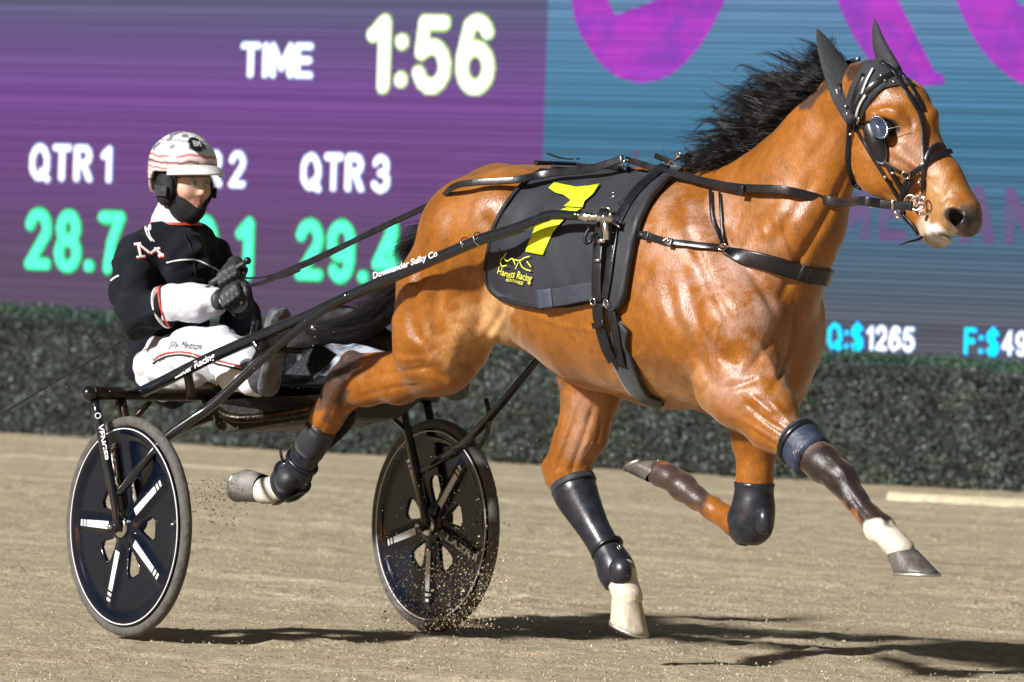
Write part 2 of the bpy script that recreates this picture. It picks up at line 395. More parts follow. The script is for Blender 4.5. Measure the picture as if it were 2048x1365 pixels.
bulge = .07 * (vnoise(a * 3.2 + 40, z * 4.0 + 9, 11) - .5) + .05 * (vnoise(a * 9 + 40, z * 9 + 9, 12) - .5)
z = z + np.where(up, .04 * (vnoise(a * 4 + 90, z * 0 + 3, 14) - .5), 0)
z = z * (1 - .0125 * a)
c0 = HL[None] + a[:, None] * HD + (bulge + .02 - dep)[:, None] * HN + z[:, None] * Z
d1 = rng.normal(0, 1, (NL, 3)); d1[:, 2] = d1[:, 2] * .6 + .3; d1 /= np.linalg.norm(d1, axis=1)[:, None]
nn = rng.normal(0, .7, (NL, 3)) + HN; d2 = np.cross(nn, d1); d2 /= np.linalg.norm(d2, axis=1)[:, None]
sz = rng.uniform(.007, .0165, NL)[:, None]
V = np.stack([c0 - d1 * sz, c0 + d2 * sz * .55, c0 + d1 * sz, c0 - d2 * sz * .55], 1).reshape(-1, 3)
tone = vnoise(a * 5 + 30, z * 7 + 30, 21) * .6 + vnoise(a * 15 + 30, z * 15 + 30, 22) * .4
cc = np.array([.046, .062, .053]) * (0.35 + 1.9 * tone * rng.uniform(.6, 1.25, NL))[:, None]
cc = np.where((rng.random(NL) < .12)[:, None], cc * np.array([1.5, 1.2, .9]), cc)
cc = np.where((z > HH - .10)[:, None], cc * np.array([.36, .72, .50]), cc)  # green screen light on the hedge top, tinted into the leaf colour
o = make('foliage', V, np.arange(NL * 4).reshape(-1, 4), LEAF, hedge, smooth=False, col=np.repeat(cc, 4, 0)); o['kind'] = 'stuff'

# ------------------------------------------------------------------ video screen
SO = HL - HN * 2.2                                  # a point in the plane of the screen
def S(u, v, off=0.0):
    d = ray(u, v); return CAM + d * (((SO + HN * off - CAM) @ HN) / (d @ HN))
screen = thing('video_screen', 'large lit LED video screen showing TIME 1:56 and quarter times behind the hedge', 'screen', S(1024, 720))
def emis(name, c, s, lines=False, var=0.0, c2=None):
    m, t, b, new, lk = nt(name)
    b.inputs['Base Color'].default_value = (.004, .004, .004, 1); b.inputs['Roughness'].default_value = .8; b.inputs['Specular IOR Level'].default_value = .05
    b.inputs['Emission Strength'].default_value = s * .68
    v = coords(t, (1, 1, 1)); sep = new('ShaderNodeSeparateXYZ'); lk(v, sep.inputs[0])
    if lines:
        mp = coords(t, (.03, .03, 24)); n = noise(t, mp, 1.0, 3, .6)
        wv = new('ShaderNodeMath'); wv.operation = 'SINE'; mu = new('ShaderNodeMath'); mu.operation = 'MULTIPLY'; mu.inputs[1].default_value = 2 * math.pi / .0325; lk(sep.outputs[2], mu.inputs[0]); lk(mu.outputs[0], wv.inputs[0])
        ad = new('ShaderNodeMath'); ad.operation = 'MULTIPLY_ADD'; lk(wv.outputs[0], ad.inputs[0]); ad.inputs[1].default_value = .17; lk(n, ad.inputs[2])
        col = lines(t, sep.outputs[2], ad.outputs[0], v, new, lk)
        lk(col, b.inputs['Emission Color'])
    elif var:
        n = noise(t, v, 5, 5, .7); col = ramp(t, n, [(.42, c), (.62, c2 or c)])
        mp = coords(t, (.35, .35, 34)); n2 = noise(t, mp, 1.0, 3, .75)
        col = mix(t, col, ramp(t, n2, [(.3, (.8, .8, .8)), (.7, (1.2, 1.2, 1.2))]), 1.0, 'MULTIPLY'); lk(col, b.inputs['Emission Color'])
    else: b.inputs['Emission Color'].default_value = (*c, 1)
    return m
zb = S(1024, 720)[2]; zt = S(1024, 0)[2]; zl = root_of(screen)[2]
def s2l(r, g, b): return tuple(((x / 255 + .055) / 1.055) ** 2.4 if x > 10 else x / 255 / 12.92 for x in (r, g, b))
def height_ramp(t, zsock, stops, new, lk):
    mr = new('ShaderNodeMapRange'); mr.inputs['From Min'].default_value = zb - zl; mr.inputs['From Max'].default_value = zt - zl; lk(zsock, mr.inputs[0])
    return ramp(t, mr.outputs[0], stops)
def purple(t, z, n, v, new, lk):
    c = height_ramp(t, z, [(0, s2l(88, 76, 92)), (.25, s2l(98, 74, 108)), (.5, s2l(112, 70, 130)), (.72, s2l(120, 72, 146)), (.88, s2l(104, 82, 134)), (1, s2l(92, 94, 124))], new, lk)
    f = ramp(t, n, [(.36, (.66, .70, .70)), (.5, (1, 1, 1)), (.66, (1.25, 1.3, 1.3))]); return mix(t, c, f, 1.0, 'MULTIPLY')
def teal(t, z, n, v, new, lk):
    c = height_ramp(t, z, [(0, s2l(86, 84, 90)), (.15, s2l(88, 94, 104)), (.4, s2l(74, 108, 134)), (.65, s2l(62, 118, 148)), (.85, s2l(82, 132, 166)), (1, s2l(98, 136, 172))], new, lk)
    f = ramp(t, n, [(.34, (.50, .58, .60)), (.5, (1, 1, 1)), (.66, (1.45, 1.35, 1.4))]); return mix(t, c, f, 1.0, 'MULTIPLY')
PUR = emis('screen_purple_picture', None, 1.0, purple); TEA = emis('screen_blue_picture', None, 1.0, teal)
PINK = emis('screen_magenta_letters', s2l(182, 60, 196), 1.0, var=1, c2=s2l(140, 62, 188)); DIMPINK = emis('screen_faint_letters', s2l(112, 84, 132), 1.0, var=1, c2=s2l(96, 96, 134))
LWHITE = emis('screen_white_letters', (1, 1, 1), 1.6); LCYF = emis('screen_cyan_fringe', s2l(150, 190, 255), 1.0); LGREEN = emis('screen_green_digits', s2l(90, 255, 205), 1.3); LGF = emis('screen_green_fringe', s2l(0, 235, 120), 1.0)
LYEL = emis('screen_cream_digits', s2l(255, 255, 240), 1.5); LYF = emis('screen_lime_fringe', s2l(190, 240, 120), 1.0); LCY = emis('screen_cyan_letters', s2l(0, 240, 255), 1.3); LBF = emis('screen_blue_fringe', s2l(70, 80, 255), 1.0)
def spx(u): return (S(u, 400) - SO) @ HD            # distance along the screen
def screen_pt(a, z, off=0): return np.array([*(SO + HD * a + HN * off)[:2], z])
UL, UM, URR = spx(-420), spx(1083), spx(2500)
ztop = zt + 1.6; zbot = zb - .35
for nm, x0, x1, mt in (('purple_panel', UL, UM, PUR), ('blue_panel', UM, URR, TEA)):
    V = [screen_pt(x0, zbot), screen_pt(x1, zbot), screen_pt(x1, ztop), screen_pt(x0, ztop), screen_pt(x0, zbot, -.2), screen_pt(x1, zbot, -.2), screen_pt(x1, ztop, -.2), screen_pt(x0, ztop, -.2)]
    make(nm, V, [(0, 1, 2, 3), (7, 6, 5, 4), (0, 4, 5, 1), (1, 5, 6, 2), (2, 6, 7, 3), (3, 7, 4, 0)], mt, screen, smooth=False)
# frame and legs of the screen, outside the picture
mb = MB()
fr = simple('screen_frame_metal', (.05, .05, .055), .5, .5)
for x in (UL - .08, URR + .08): mb.add(*box(screen_pt(x, (zbot + ztop) / 2), HD, HN, Z, .14, .3, ztop - zbot + .3))
for z_ in (zbot - .08, ztop + .08): mb.add(*box(screen_pt((UL + URR) / 2, z_), Z, HN, HD, .14, .3, URR - UL))
for x in np.linspace(UL + .3, URR - .3, 6): mb.add(*box(screen_pt(x, zbot / 2 - .1, -.25), HD, HN, Z, .12, .12, zbot + .3))
mb.build('screen_frame', fr, screen, smooth=False)
_cache = {}
def text2d(s, off=0.0, shear=0.0, space=1.0, res=6):
    c = bpy.data.curves.new('t', 'FONT'); c.body = s; c.offset = off; c.shear = shear; c.space_character = space; c.resolution_u = res
    c.fill_mode = 'FRONT'
    o = bpy.data.objects.new('t', c); COL.objects.link(o); dg = bpy.context.evaluated_depsgraph_get(); dg.update()
    me = bpy.data.meshes.new_from_object(o.evaluated_get(dg)); V = np.array([v.co[:] for v in me.vertices]); F = [tuple(p.vertices) for p in me.polygons]
    bpy.data.objects.remove(o); bpy.data.curves.remove(c); bpy.data.meshes.remove(me); return V[:, :2], F
def arc(cx, cy, rx, ry, a0, a1, n=10): return [(cx + rx * math.cos(R(a0 + (a1 - a0) * i / n)), cy + ry * math.sin(R(a0 + (a1 - a0) * i / n))) for i in range(n + 1)]
GLY = {  # stroke skeletons: (advance width, polylines) on a unit-high line
 '0': (.56, [arc(.28, .5, .28, .5, 0, 360, 24)]), '1': (.26, [[(.02, .78), (.26, .98), (.26, 0)]]),
 '2': (.54, [arc(.27, .72, .26, .28, 165, -25, 10) + [(.02, .02), (.54, .02)]]),
 '3': (.54, [arc(.26, .75, .24, .25, 160, -90, 9) + arc(.26, .26, .28, .27, 90, -160, 9)]),
 '4': (.58, [[(.44, 0), (.44, 1), (0, .28), (.58, .28)]]), '5': (.54, [[(.50, .98), (.10, .98), (.04, .52)] + arc(.26, .31, .28, .31, 125, -160, 10)]),
 '6': (.54, [arc(.29, .70, .24, .30, 30, 130, 6) + [(.0, .45), (.0, .3)], arc(.27, .30, .27, .30, 0, 360, 18)]),
 '7': (.52, [[(0, .98), (.52, .98), (.28, .5), (.18, 0)]]), '8': (.54, [arc(.27, .74, .23, .25, 0, 360, 16), arc(.27, .26, .27, .27, 0, 360, 16)]),
 '9': (.54, [arc(.27, .70, .27, .30, 0, 360, 18), [(.54, .7), (.54, .55)] + arc(.27, .30, .25, .30, 0, -145, 7)]),
 '.': (.02, [[(0, .02), (.02, .02)]]), ':': (.02, [[(0, .10), (.02, .10)], [(0, .68), (.02, .68)]]),
 'T': (.56, [[(0, 1), (.56, 1)], [(.28, 1), (.28, 0)]]), 'I': (.03, [[(.015, 1), (.015, 0)]]), 'M': (.68, [[(0, 0), (0, 1), (.34, .25), (.68, 1), (.68, 0)]]),
 'E': (.48, [[(.48, 1), (0, 1), (0, 0), (.48, 0)], [(0, .52), (.44, .52)]]), 'Q': (.64, [arc(.32, .5, .32, .5, 0, 360, 24), [(.42, .2), (.66, -.05)]]),
 'R': (.54, [[(0, 0), (0, 1), (.3, 1)] + arc(.3, .76, .22, .24, 90, -90, 8) + [(0, .52)], [(.26, .5), (.54, 0)]]), 'F': (.48, [[(.48, 1), (0, 1), (0, 0)], [(0, .52), (.42, .52)]]),
 '$': (.50, [arc(.25, .74, .24, .25, 30, 250, 9) + arc(.25, .26, .25, .26, 80, -150, 9), [(.25, 1.1), (.25, -.1)]]),
 'N': (.56, [[(0, 0), (0, 1), (.56, 0), (.56, 1)]]), 'A': (.6, [[(0, 0), (.3, 1), (.6, 0)], [(.12, .32), (.48, .32)]]), 'G': (.6, [arc(.3, .5, .3, .5, 45, 330, 16) + [(.6, .45), (.35, .45)]]), 'L': (.46, [[(0, 1), (0, 0), (.46, 0)]])}
def screen_text(name, s, u0, v0, u1, v1, mat, fr, w=.11, gap=.13, px=3.0):
    """characters lit up pixel by pixel in the screen plane; (u0,v0)-(u1,v1): their box in the photograph"""
    x = 0; items = []
    for ch in s:
        if ch == ' ': x += .2; continue
        a, pl = GLY[ch]; items += [(ch, x, [q_]) for q_ in pl] if ch == ':' else [(ch, x, pl)]; x += a + 2 * w + gap
    tot = x - gap
    a0 = (S(u0, (v0 + v1) / 2) - SO) @ HD; a1 = (S(u1, (v0 + v1) / 2) - SO) @ HD; um = (u0 + u1) / 2; z0 = S(um, v1)[2]; z1 = S(um, v0)[2]
    sx = (a1 - a0) / tot; sy = (z1 - z0) / (1 + 2 * w); pp = px * pxm(S(um, v1))
    for ch, x, pl in items:
        pts = [np.array([((p[0] + x + w) * sx, (p[1] + w) * sy) for p in q]) for q in pl]; allp = np.vstack(pts)
        tw = w * min(sx, sy) * 1.0; mg = tw * 1.35 + pp
        gx_ = np.arange(np.floor((allp[:, 0].min() - mg) / pp), np.ceil((allp[:, 0].max() + mg) / pp) + 1) * pp; gz_ = np.arange(np.floor((allp[:, 1].min() - mg) / pp), np.ceil((allp[:, 1].max() + mg) / pp) + 1) * pp
        GX, GZ = np.meshgrid(gx_, gz_, indexing='ij'); D = np.full(GX.shape, 9.0)
        for q in pts:
            for a, b in zip(q[:-1], q[1:]):
                ab = b - a; h = np.clip(((GX - a[0]) * ab[0] + (GZ - a[1]) * ab[1]) / max(ab @ ab, 1e-9), 0, 1); D = np.minimum(D, np.hypot(GX - a[0] - h * ab[0], GZ - a[1] - h * ab[1]))
        par = screen
        for nm, lim, mt, off in ((name, tw, mat, .016), (name + '_fringe', tw * 1.22 + pp * .3, fr, .010)):
            if mt is None: continue
            V = []; F = []
            for i, j in np.argwhere(D < lim):
                n = len(V); cx, cz = GX[i, j], GZ[i, j]; e = pp / 2
                V += [screen_pt(a0 + cx + dx, z0 + cz + dz, off) for dx, dz in ((-e, -e), (e, -e), (e, e), (-e, e))]; F.append((n, n + 1, n + 2, n + 3))
            if V: o = make(nm, V, F, mt, par, smooth=False); o['kind'] = 'part'; del o['kind']; par = o
screen_text('time_heading', 'TIME', 484, 86, 629, 157, LWHITE, LCYF, .12, .04)
screen_text('running_time', '1:56', 735, 28, 991, 189, LYEL, LYF, .115)
screen_text('quarter_heading', 'QTR 1', 62, 290, 226, 364, LWHITE, LCYF)
screen_text('quarter_heading', 'QTR 2', 332, 300, 494, 375, LWHITE, LCYF)
screen_text('quarter_heading', 'QTR 3', 604, 308, 783, 384, LWHITE, LCYF)
screen_text('quarter_time', '28.7', 53, 418, 250, 546, LGREEN, LGF, .125)
screen_text('quarter_time', '30.1', 322, 430, 508, 558, LGREEN, LGF, .125)
screen_text('quarter_time', '29.4', 594, 440, 806, 568, LGREEN, LGF, .125)
screen_text('dividend_caption', 'Q:$', 1657, 647, 1730, 702, LCY, LBF)
screen_text('dividend_amount', '1265', 1735, 652, 1832, 704, LWHITE, LCYF)
screen_text('dividend_caption', 'F:$', 1930, 657, 2002, 712, LCY, LBF)
screen_text('dividend_amount', '495', 2006, 662, 2084, 714, LWHITE, LCYF)
def screen_poly(name, pts, mat, off=.006):
    pts = spline(pts + [pts[0]], len(pts) * 6)[:-1] if len(pts) > 6 else np.array(pts, float)
    V = [S(u, v, off) for u, v in pts]
    bm = bmesh.new(); vs = [bm.verts.new(Vector(p - root_of(screen))) for p in V]; f = bm.faces.new(vs); bmesh.ops.triangulate(bm, faces=[f])
    me = bpy.data.meshes.new(name); bm.to_mesh(me); bm.free(); return link(name, me, screen, mat)
screen_poly('magenta_letter', [(1138, -60), (1150, 40), (1180, 100), (1220, 145), (1280, 166), (1340, 150), (1385, 110), (1420, 60), (1450, 0), (1465, -60), (1372, -60), (1362, 5), (1335, 45), (1300, 63), (1262, 60), (1235, 35), (1215, 0), (1205, -60)], PINK)
screen_poly('magenta_letter', [(1650, -60), (1700, 60), (1760, 150), (1785, 172), (1880, 170), (1888, 162), (1882, 148), (1850, 135), (1815, 85), (1780, 10), (1762, -60)], PINK)
screen_poly('magenta_letter', [(1890, -60), (1920, 20), (1950, 80), (1990, 130), (2048, 170), (2140, 200), (2140, 60), (2060, 30), (2020, -20), (2005, -60)], PINK)
for g, (u0, v0, u1, v1) in {'I': (1266, 299, 1282, 345)}.items(): screen_text('faint_magenta_letter', g, u0, v0, u1, v1, DIMPINK, None, .16)
screen_text('faint_magenta_letters', 'MENANGLE', 1668, 372, 2330, 492, DIMPINK, None, .13, .2)

# ------------------------------------------------------------------ horse
PHH = R(35.0); HH_ = np.array([math.cos(PHH), -math.sin(PHH), 0]); NH = np.array([-math.sin(PHH), -math.cos(PHH), 0])
POLL = P(1722, 160, 0)
def HP(u, v, q=0.0):                # point at lateral offset q from the head's own middle plane
    d = ray(u, v); k = ((POLL + q * NH - CAM) @ NH) / (d @ NH); return CAM + d * k
f = Field((-.15, -.46, .0), (3.35, .46, 2.0), .0068)
def body(a, b, k=.035, fs=1.0, op='+', ax=(0, 1, 0)):
    """a, b = (u, v, s, radius in photograph pixels)"""
    pa, pb = P(*a[:3]), P(*b[:3]); f.cap(loc(pa), loc(pb), a[3] * pxm(pa), b[3] * pxm(pb), k, fs, ax, op)
def chain(pts, **kw):
    for a, b in zip(pts[:-1], pts[1:]): body(a, b, **kw)
hax = np.array([NH @ H, NH @ N, 0])
def head(a, b, k=.02, fs=1.0, op='+'):
    pa, pb = HP(*a[:3]), HP(*b[:3]); f.cap(loc(pa), loc(pb), a[3] * pxm(pa), b[3] * pxm(pb), k, fs, hax, op)
# trunk
chain([(1000, 478, 0, 140), (1110, 528, 0, 178), (1220, 562, 0, 213), (1340, 580, 0, 230), (1430, 598, 0, 222)], fs=.84, k=.06)
body((1430, 600, 0, 218), (1500, 650, 0, 150), fs=.85, k=.06)
body((1300, 395, 0, 48), (1420, 420, 0, 62), k=.08); body((1000, 400, 0, 66), (1080, 400, 0, 55), k=.06)
for sg in (1, -1):                                   # haunches and shoulders, both sides
    def B(t0, s0, z0, r0, t1, s1, z1, r1, k=.06, fs=1.0): f.cap((t0, s0 * sg, z0), (t1, s1 * sg, z1), r0, r1, k, fs)
    a = loc(P(965, 478, .12)); B(a[0], .12, a[2], .205, a[0] + .14, .11, a[2] + .04, .19)
    a = loc(P(1010, 395, .12)); B(a[0], .13, a[2] - .02, .07, a[0] + .05, .15, a[2] - .07, .06, k=.05)   # point of hip
body((1372, 475, .12, 84), (1488, 640, .135, 96), k=.07); body((1345, 640, .15, 92), (1465, 660, .15, 84), k=.07)
body((1520, 500, -.12, 80), (1546, 645, -.115, 90), k=.07); body((1546, 650, -.115, 90), (1552, 690, -.10, 82), k=.06)
body((1500, 655, 0, 110), (1535, 690, -.03, 92), k=.07)
body((1535, 740, -.07, 76), (1500, 735, .02, 76), k=.05)
body((1450, 735, .0, 92), (1520, 730, 0, 80), k=.05)
# neck
chain([(1470, 500, 0, 165), (1528, 470, 0, 158), (1588, 394, 0, 128), (1642, 298, 0, 96), (1700, 212, 0, 74)], fs=.62, k=.06)
body((1560, 560, 0, 88), (1625, 455, 0, 62), k=.05, fs=.9)                      # windpipe side
body((1500, 560, .07, 80), (1600, 440, .05, 60), k=.05)                       # neck muscle
body((1700, 205, 0, 70), (1745, 185, 0, 66), k=.04, fs=.75)
# head
head((1758, 190, 0, 62), (1800, 225, 0, 66), fs=.82); head((1800, 225, 0, 66), (1822, 282, 0, 60), fs=.78)
head((1822, 282, 0, 58), (1885, 360, 0, 42), fs=.82); head((1885, 360, 0, 42), (1925, 425, 0, 38), fs=.95)
head((1765, 325, .035, 70), (1785, 325, .035, 66), fs=.5); head((1765, 325, -.035, 70), (1785, 325, -.035, 66), fs=.5)
head((1765, 300, 0, 66), (1800, 320, 0, 70), fs=.8); head((1790, 350, 0, 54), (1845, 428, 0, 30), fs=.8)
head((1845, 428, 0, 30), (1872, 462, 0, 29), fs=1.0); head((1872, 462, 0, 28), (1880, 470, 0, 27), fs=1.05)
head((1925, 430, 0, 36), (1934, 446, 0, 30), fs=1.1); head((1890, 400, 0, 38), (1900, 440, 0, 32), fs=1.05)
head((1862, 232, 0, 15), (1855, 250, -.03, 14), k=.035)
head((1752, 235, .075, 16), (1790, 232, .07, 18), k=.03); head((1752, 235, -.075, 16), (1790, 232, -.07, 18), k=.03)   # brow
head((1800, 300, .075, 7), (1850, 345, .055, 6), k=.03)                         # facial crest
for q in (.045, -.045):
    head((1906, 424, q, 22), (1926, 446, q, 20), k=.02); head((1904, 426, q * 1.9, 15), (1922, 446, q * .8, 14), k=.008, op='-')
    head((1768, 250, q * 1.95, 13), (1782, 256, q * 1.9, 12), k=.015, op='-')
head((1848, 452, .06, 3.5), (1905, 476, .05, 3), k=.008, op='-'); head((1848, 452, -.06, 3.5), (1905, 476, -.05, 3), k=.008, op='-'); head((1890, 470, 0, 3), (1925, 482, 0, 3), k=.006, fs=20, op='-')
# near hind leg
chain([(905, 590, .14, 118), (880, 680, .16, 92), (866, 715, .165, 68)], k=.06)
body((930, 640, .16, 70), (893, 728, .17, 54), k=.05); body((1000, 600, .10, 60), (1010, 640, .10, 44), k=.05)
chain([(880, 735, .165, 48), (800, 762, .16, 43), (735, 770, .155, 38), (694, 775, .15, 42)], k=.04, fs=.9)
body((800, 735, .16, 34), (700, 728, .15, 20), k=.025, fs=.7); body((702, 728, .15, 23), (668, 762, .15, 20), k=.02, fs=.8); body((704, 724, .15, 20), (712, 726, .15, 18), k=.02)
chain([(690, 775, .15, 42), (655, 835, .15, 33), (622, 888, .15, 26), (600, 925, .15, 26), (585, 958, .15, 34)], k=.025, fs=.85)
body((672, 775, .15, 20), (633, 855, .15, 16), k=.02)
chain([(585, 960, .15, 32), (553, 980, .15, 26), (530, 982, .15, 27)], k=.02)
# far hind leg
chain([(1175, 640, -.13, 122), (1183, 780, -.14, 62), (1166, 865, -.14, 50), (1140, 925, -.14, 40), (1135, 958, -.14, 44)], k=.045, fs=.85)
body((1125, 870, -.14, 22), (1103, 930, -.14, 16), k=.02, fs=.7); body((1102, 935, -.14, 20), (1112, 960, -.14, 22), k=.02)
chain([(1142, 950, -.14, 44), (1155, 1000, -.14, 34), (1185, 1055, -.14, 26), (1220, 1115, -.14, 25), (1240, 1145, -.14, 34)], k=.025, fs=.85)
chain([(1240, 1145, -.14, 30), (1250, 1180, -.14, 27), (1256, 1195, -.14, 30)], k=.02)
# near foreleg
chain([(1455, 760, .16, 74), (1490, 795, .17, 64), (1545, 850, .17, 50), (1605, 898, .17, 36), (1648, 928, .17, 37)], k=.04, fs=.9)
body((1500, 740, .14, 70), (1550, 810, .16, 40), k=.06); body((1440, 790, .16, 40), (1470, 812, .17, 40), k=.03)
chain([(1648, 928, .17, 37), (1680, 955, .17, 31), (1712, 1000, .17, 22), (1742, 1036, .17, 22), (1760, 1056, .17, 29)], k=.02)
body((1676, 978, .17, 12), (1738, 1050, .17, 12), k=.012)
chain([(1760, 1056, .17, 28), (1787, 1084, .17, 24), (1802, 1102, .17, 29)], k=.02)
body((1748, 1066, .17, 15), (1752, 1070, .17, 13), k=.02)
# far foreleg
chain([(1545, 760, -.14, 78), (1512, 870, -.16, 49), (1510, 955, -.16, 34), (1507, 1030, -.16, 34)], k=.04, fs=.9)
chain([(1507, 1040, -.16, 33), (1470, 1045, -.17, 26), (1425, 1018, -.17, 22), (1392, 996, -.17, 22), (1366, 975, -.17, 28)], k=.02)
chain([(1366, 975, -.17, 26), (1340, 955, -.17, 24), (1322, 948, -.17, 28)], k=.02)
# anatomy grooves
def groove(a, b, r=4, k=.028): body((*a, r), (*b, r), k=k, op='-')
groove((1500, 790, .26), (1590, 868, .245)); groove((1420, 800, .285), (1480, 770, .29), 5, .03)
groove((1020, 560, .27), (1010, 650, .25), 8, .05)
groove((1545, 590, .17), (1640, 440, .13), 6, .035); groove((820, 560, .26), (835, 690, .27), 5, .04)
groove((1370, 560, .285), (1400, 720, .29), 6, .05); groove((1165, 800, -.05), (1150, 930, -.06), 4, .02)
f.g  # grid
HV, HF = f.mesh(unloc, 2)
def _nrm(V, F):
    n = np.cross(V[F[:, 2]] - V[F[:, 0]], V[F[:, 3]] - V[F[:, 1]]); o = np.stack([sum(np.bincount(F[:, j], n[:, c], len(V)) for j in range(4)) for c in range(3)], 1)
    return o / (np.linalg.norm(o, axis=1)[:, None] + 1e-12)
HN0 = _nrm(HV, HF); B0 = BVHTree.FromPolygons([tuple(v) for v in HV], [tuple(int(i) for i in q) for q in HF]); DSP = np.zeros(len(HV))
def sculpt(px, w, dp, side=None):
    """crease (dp < 0) or ridge / vein / tendon (dp > 0) along a line on the skin; w, dp in millimetres"""
    q = spline([(a, b, 0) for a, b in px], max(6, len(px) * 6)); pts = []
    for u, v, _ in q:
        r = B0.ray_cast(Vector(CAM), Vector(unit(ray(u, v))))
        if r[0] is not None: pts.append(np.array(r[0]))
    if len(pts) < 2: return
    pts = np.array(pts); c = pts.mean(0); rad = np.linalg.norm(pts - c, axis=1).max() + w * .003; idx = np.where(((HV - c) ** 2).sum(1) < rad * rad)[0]; X_ = HV[idx]; best = np.full(len(idx), 9.0); tb = np.zeros(len(idx))
    for i in range(len(pts) - 1):
        a, b = pts[i], pts[i + 1]; ab = b - a; h = np.clip((X_ - a) @ ab / max(ab @ ab, 1e-9), 0, 1); d = np.linalg.norm(X_ - a - h[:, None] * ab, axis=1); m_ = d < best; best[m_] = d[m_]; tb[m_] = (i + h[m_]) / (len(pts) - 1)
    taper = np.clip(np.minimum(tb, 1 - tb) * 5 + .15, 0, 1); DSP[idx] += dp * .001 * np.exp(-(best / (w * .001)) ** 2) * taper
# muscle edges, tendons, veins
for px, w, dp in [
 ([(872, 440), (838, 540), (822, 640), (850, 700)], 20, -9), ([(905, 420), (890, 520), (868, 620), (880, 690)], 18, -6), ([(960, 420), (985, 480), (1002, 560)], 30, -9), ([(945, 500), (965, 600), (950, 680)], 22, -6),
 ([(925, 640), (905, 700), (890, 750)], 20, 6), ([(1008, 575), (1000, 630), (965, 690)], 14, -9), ([(1030, 610), (1000, 650), (975, 680)], 14, 7), ([(820, 700), (850, 735), (900, 765)], 16, -7),
 ([(870, 735), (790, 745), (720, 752)], 9, -6), ([(860, 720), (790, 718), (720, 720), (690, 724)], 10, 5), ([(850, 770), (780, 778), (715, 795)], 8, -4), ([(700, 735), (690, 770), (665, 800)], 9, -5), ([(680, 790), (655, 840), (632, 880)], 7, -4), ([(668, 775), (645, 830), (620, 870)], 6, 4),
 ([(1190, 800), (1172, 860), (1150, 920), (1140, 950)], 9, -6), ([(1155, 790), (1140, 850), (1115, 915), (1100, 950)], 8, 5), ([(1145, 850), (1125, 910), (1112, 950)], 6, -6), ([(1205, 820), (1195, 880), (1172, 930), (1165, 960)], 8, -4), ([(1140, 935), (1150, 950), (1142, 970)], 9, -6), ([(1175, 925), (1165, 950), (1150, 965)], 7, 5),
 ([(1395, 400), (1450, 480), (1520, 570), (1560, 640)], 20, -9), ([(1360, 420), (1400, 520), (1440, 610), (1480, 680)], 18, -7), ([(1330, 540), (1350, 640), (1400, 730), (1440, 780)], 22, -11), ([(1380, 600), (1420, 690), (1480, 740)], 16, -6), ([(1560, 640), (1530, 700), (1480, 760)], 14, -7),
 ([(1590, 600), (1585, 680), (1560, 750), (1540, 790)], 12, -7), ([(1520, 690), (1545, 740), (1560, 780)], 14, 6), ([(1430, 780), (1480, 770), (1520, 755)], 12, -7), ([(1480, 800), (1530, 840), (1600, 880)], 8, -6), ([(1470, 830), (1530, 870), (1590, 905)], 8, 4), ([(1540, 800), (1580, 845), (1620, 890)], 8, 5), ([(1500, 790), (1550, 830)], 10, 5), ([(1490, 850), (1540, 885), (1580, 915)], 6, -4),
 ([(1655, 905), (1680, 935), (1700, 960)], 7, 4), ([(1640, 945), (1665, 965)], 8, -4), ([(1690, 975), (1715, 1015), (1745, 1048)], 5, -4), ([(1680, 985), (1705, 1025), (1735, 1058)], 5, 3),
 ([(1700, 330), (1660, 420), (1600, 520), (1560, 600)], 14, -10), ([(1640, 330), (1590, 420), (1540, 500)], 22, -7), ([(1560, 430), (1575, 480), (1600, 525)], 7, -4), ([(1540, 440), (1555, 490), (1580, 535)], 7, -4), ([(1550, 436), (1566, 486), (1590, 530)], 6, 3.5), ([(1525, 450), (1540, 500), (1560, 540)], 7, 3), ([(1690, 180), (1660, 260), (1600, 350)], 22, -6),
 ([(1705, 240), (1700, 300), (1712, 370)], 9, -8), ([(1780, 300), (1820, 325), (1855, 345)], 6, 4), ([(1780, 312), (1820, 340), (1850, 360)], 8, -5), ([(1800, 385), (1840, 360), (1880, 350)], 5, 2.5), ([(1830, 330), (1860, 370), (1880, 395)], 6, 3), ([(1760, 380), (1790, 395), (1815, 408)], 6, -3), ([(1750, 270), (1740, 330), (1760, 375)], 12, -3), ([(1890, 400), (1900, 380), (1925, 385)], 6, -4), ([(1885, 450), (1890, 420), (1900, 405)], 6, -5), ([(1800, 210), (1820, 235), (1825, 260)], 9, -4), ([(1750, 225), (1775, 218), (1800, 228)], 7, 4),
 ([(1255, 640), (1200, 660), (1120, 650), (1040, 620)], 9, 3), ([(1300, 700), (1240, 720), (1180, 715)], 8, 2.5), ([(1440, 640), (1430, 700), (1445, 740)], 5, 2.5), ([(1545, 860), (1500, 820), (1470, 790)], 4, 2.5), ([(1160, 830), (1180, 870), (1160, 910)], 4, 3), ([(925, 690), (880, 700), (850, 735)], 4, 2.2)]:
    sculpt(px, w, dp)
for k_r in range(7): x = 1130 + k_r * 30; sculpt([(x, 600), (x + 14, 660), (x + 34, 720)], 13, -2.2)
HV = HV + HN0 * DSP[:, None]
HV = HV + HN0 * (.0022 * (vnoise(HV @ H * 14 + 60, HV[:, 2] * 14 + HV @ N * 9 + 60, 91) - .5) + .0012 * (vnoise(HV @ H * 38 + 60, HV[:, 2] * 38 + HV @ N * 30 + 90, 92) - .5))[:, None]
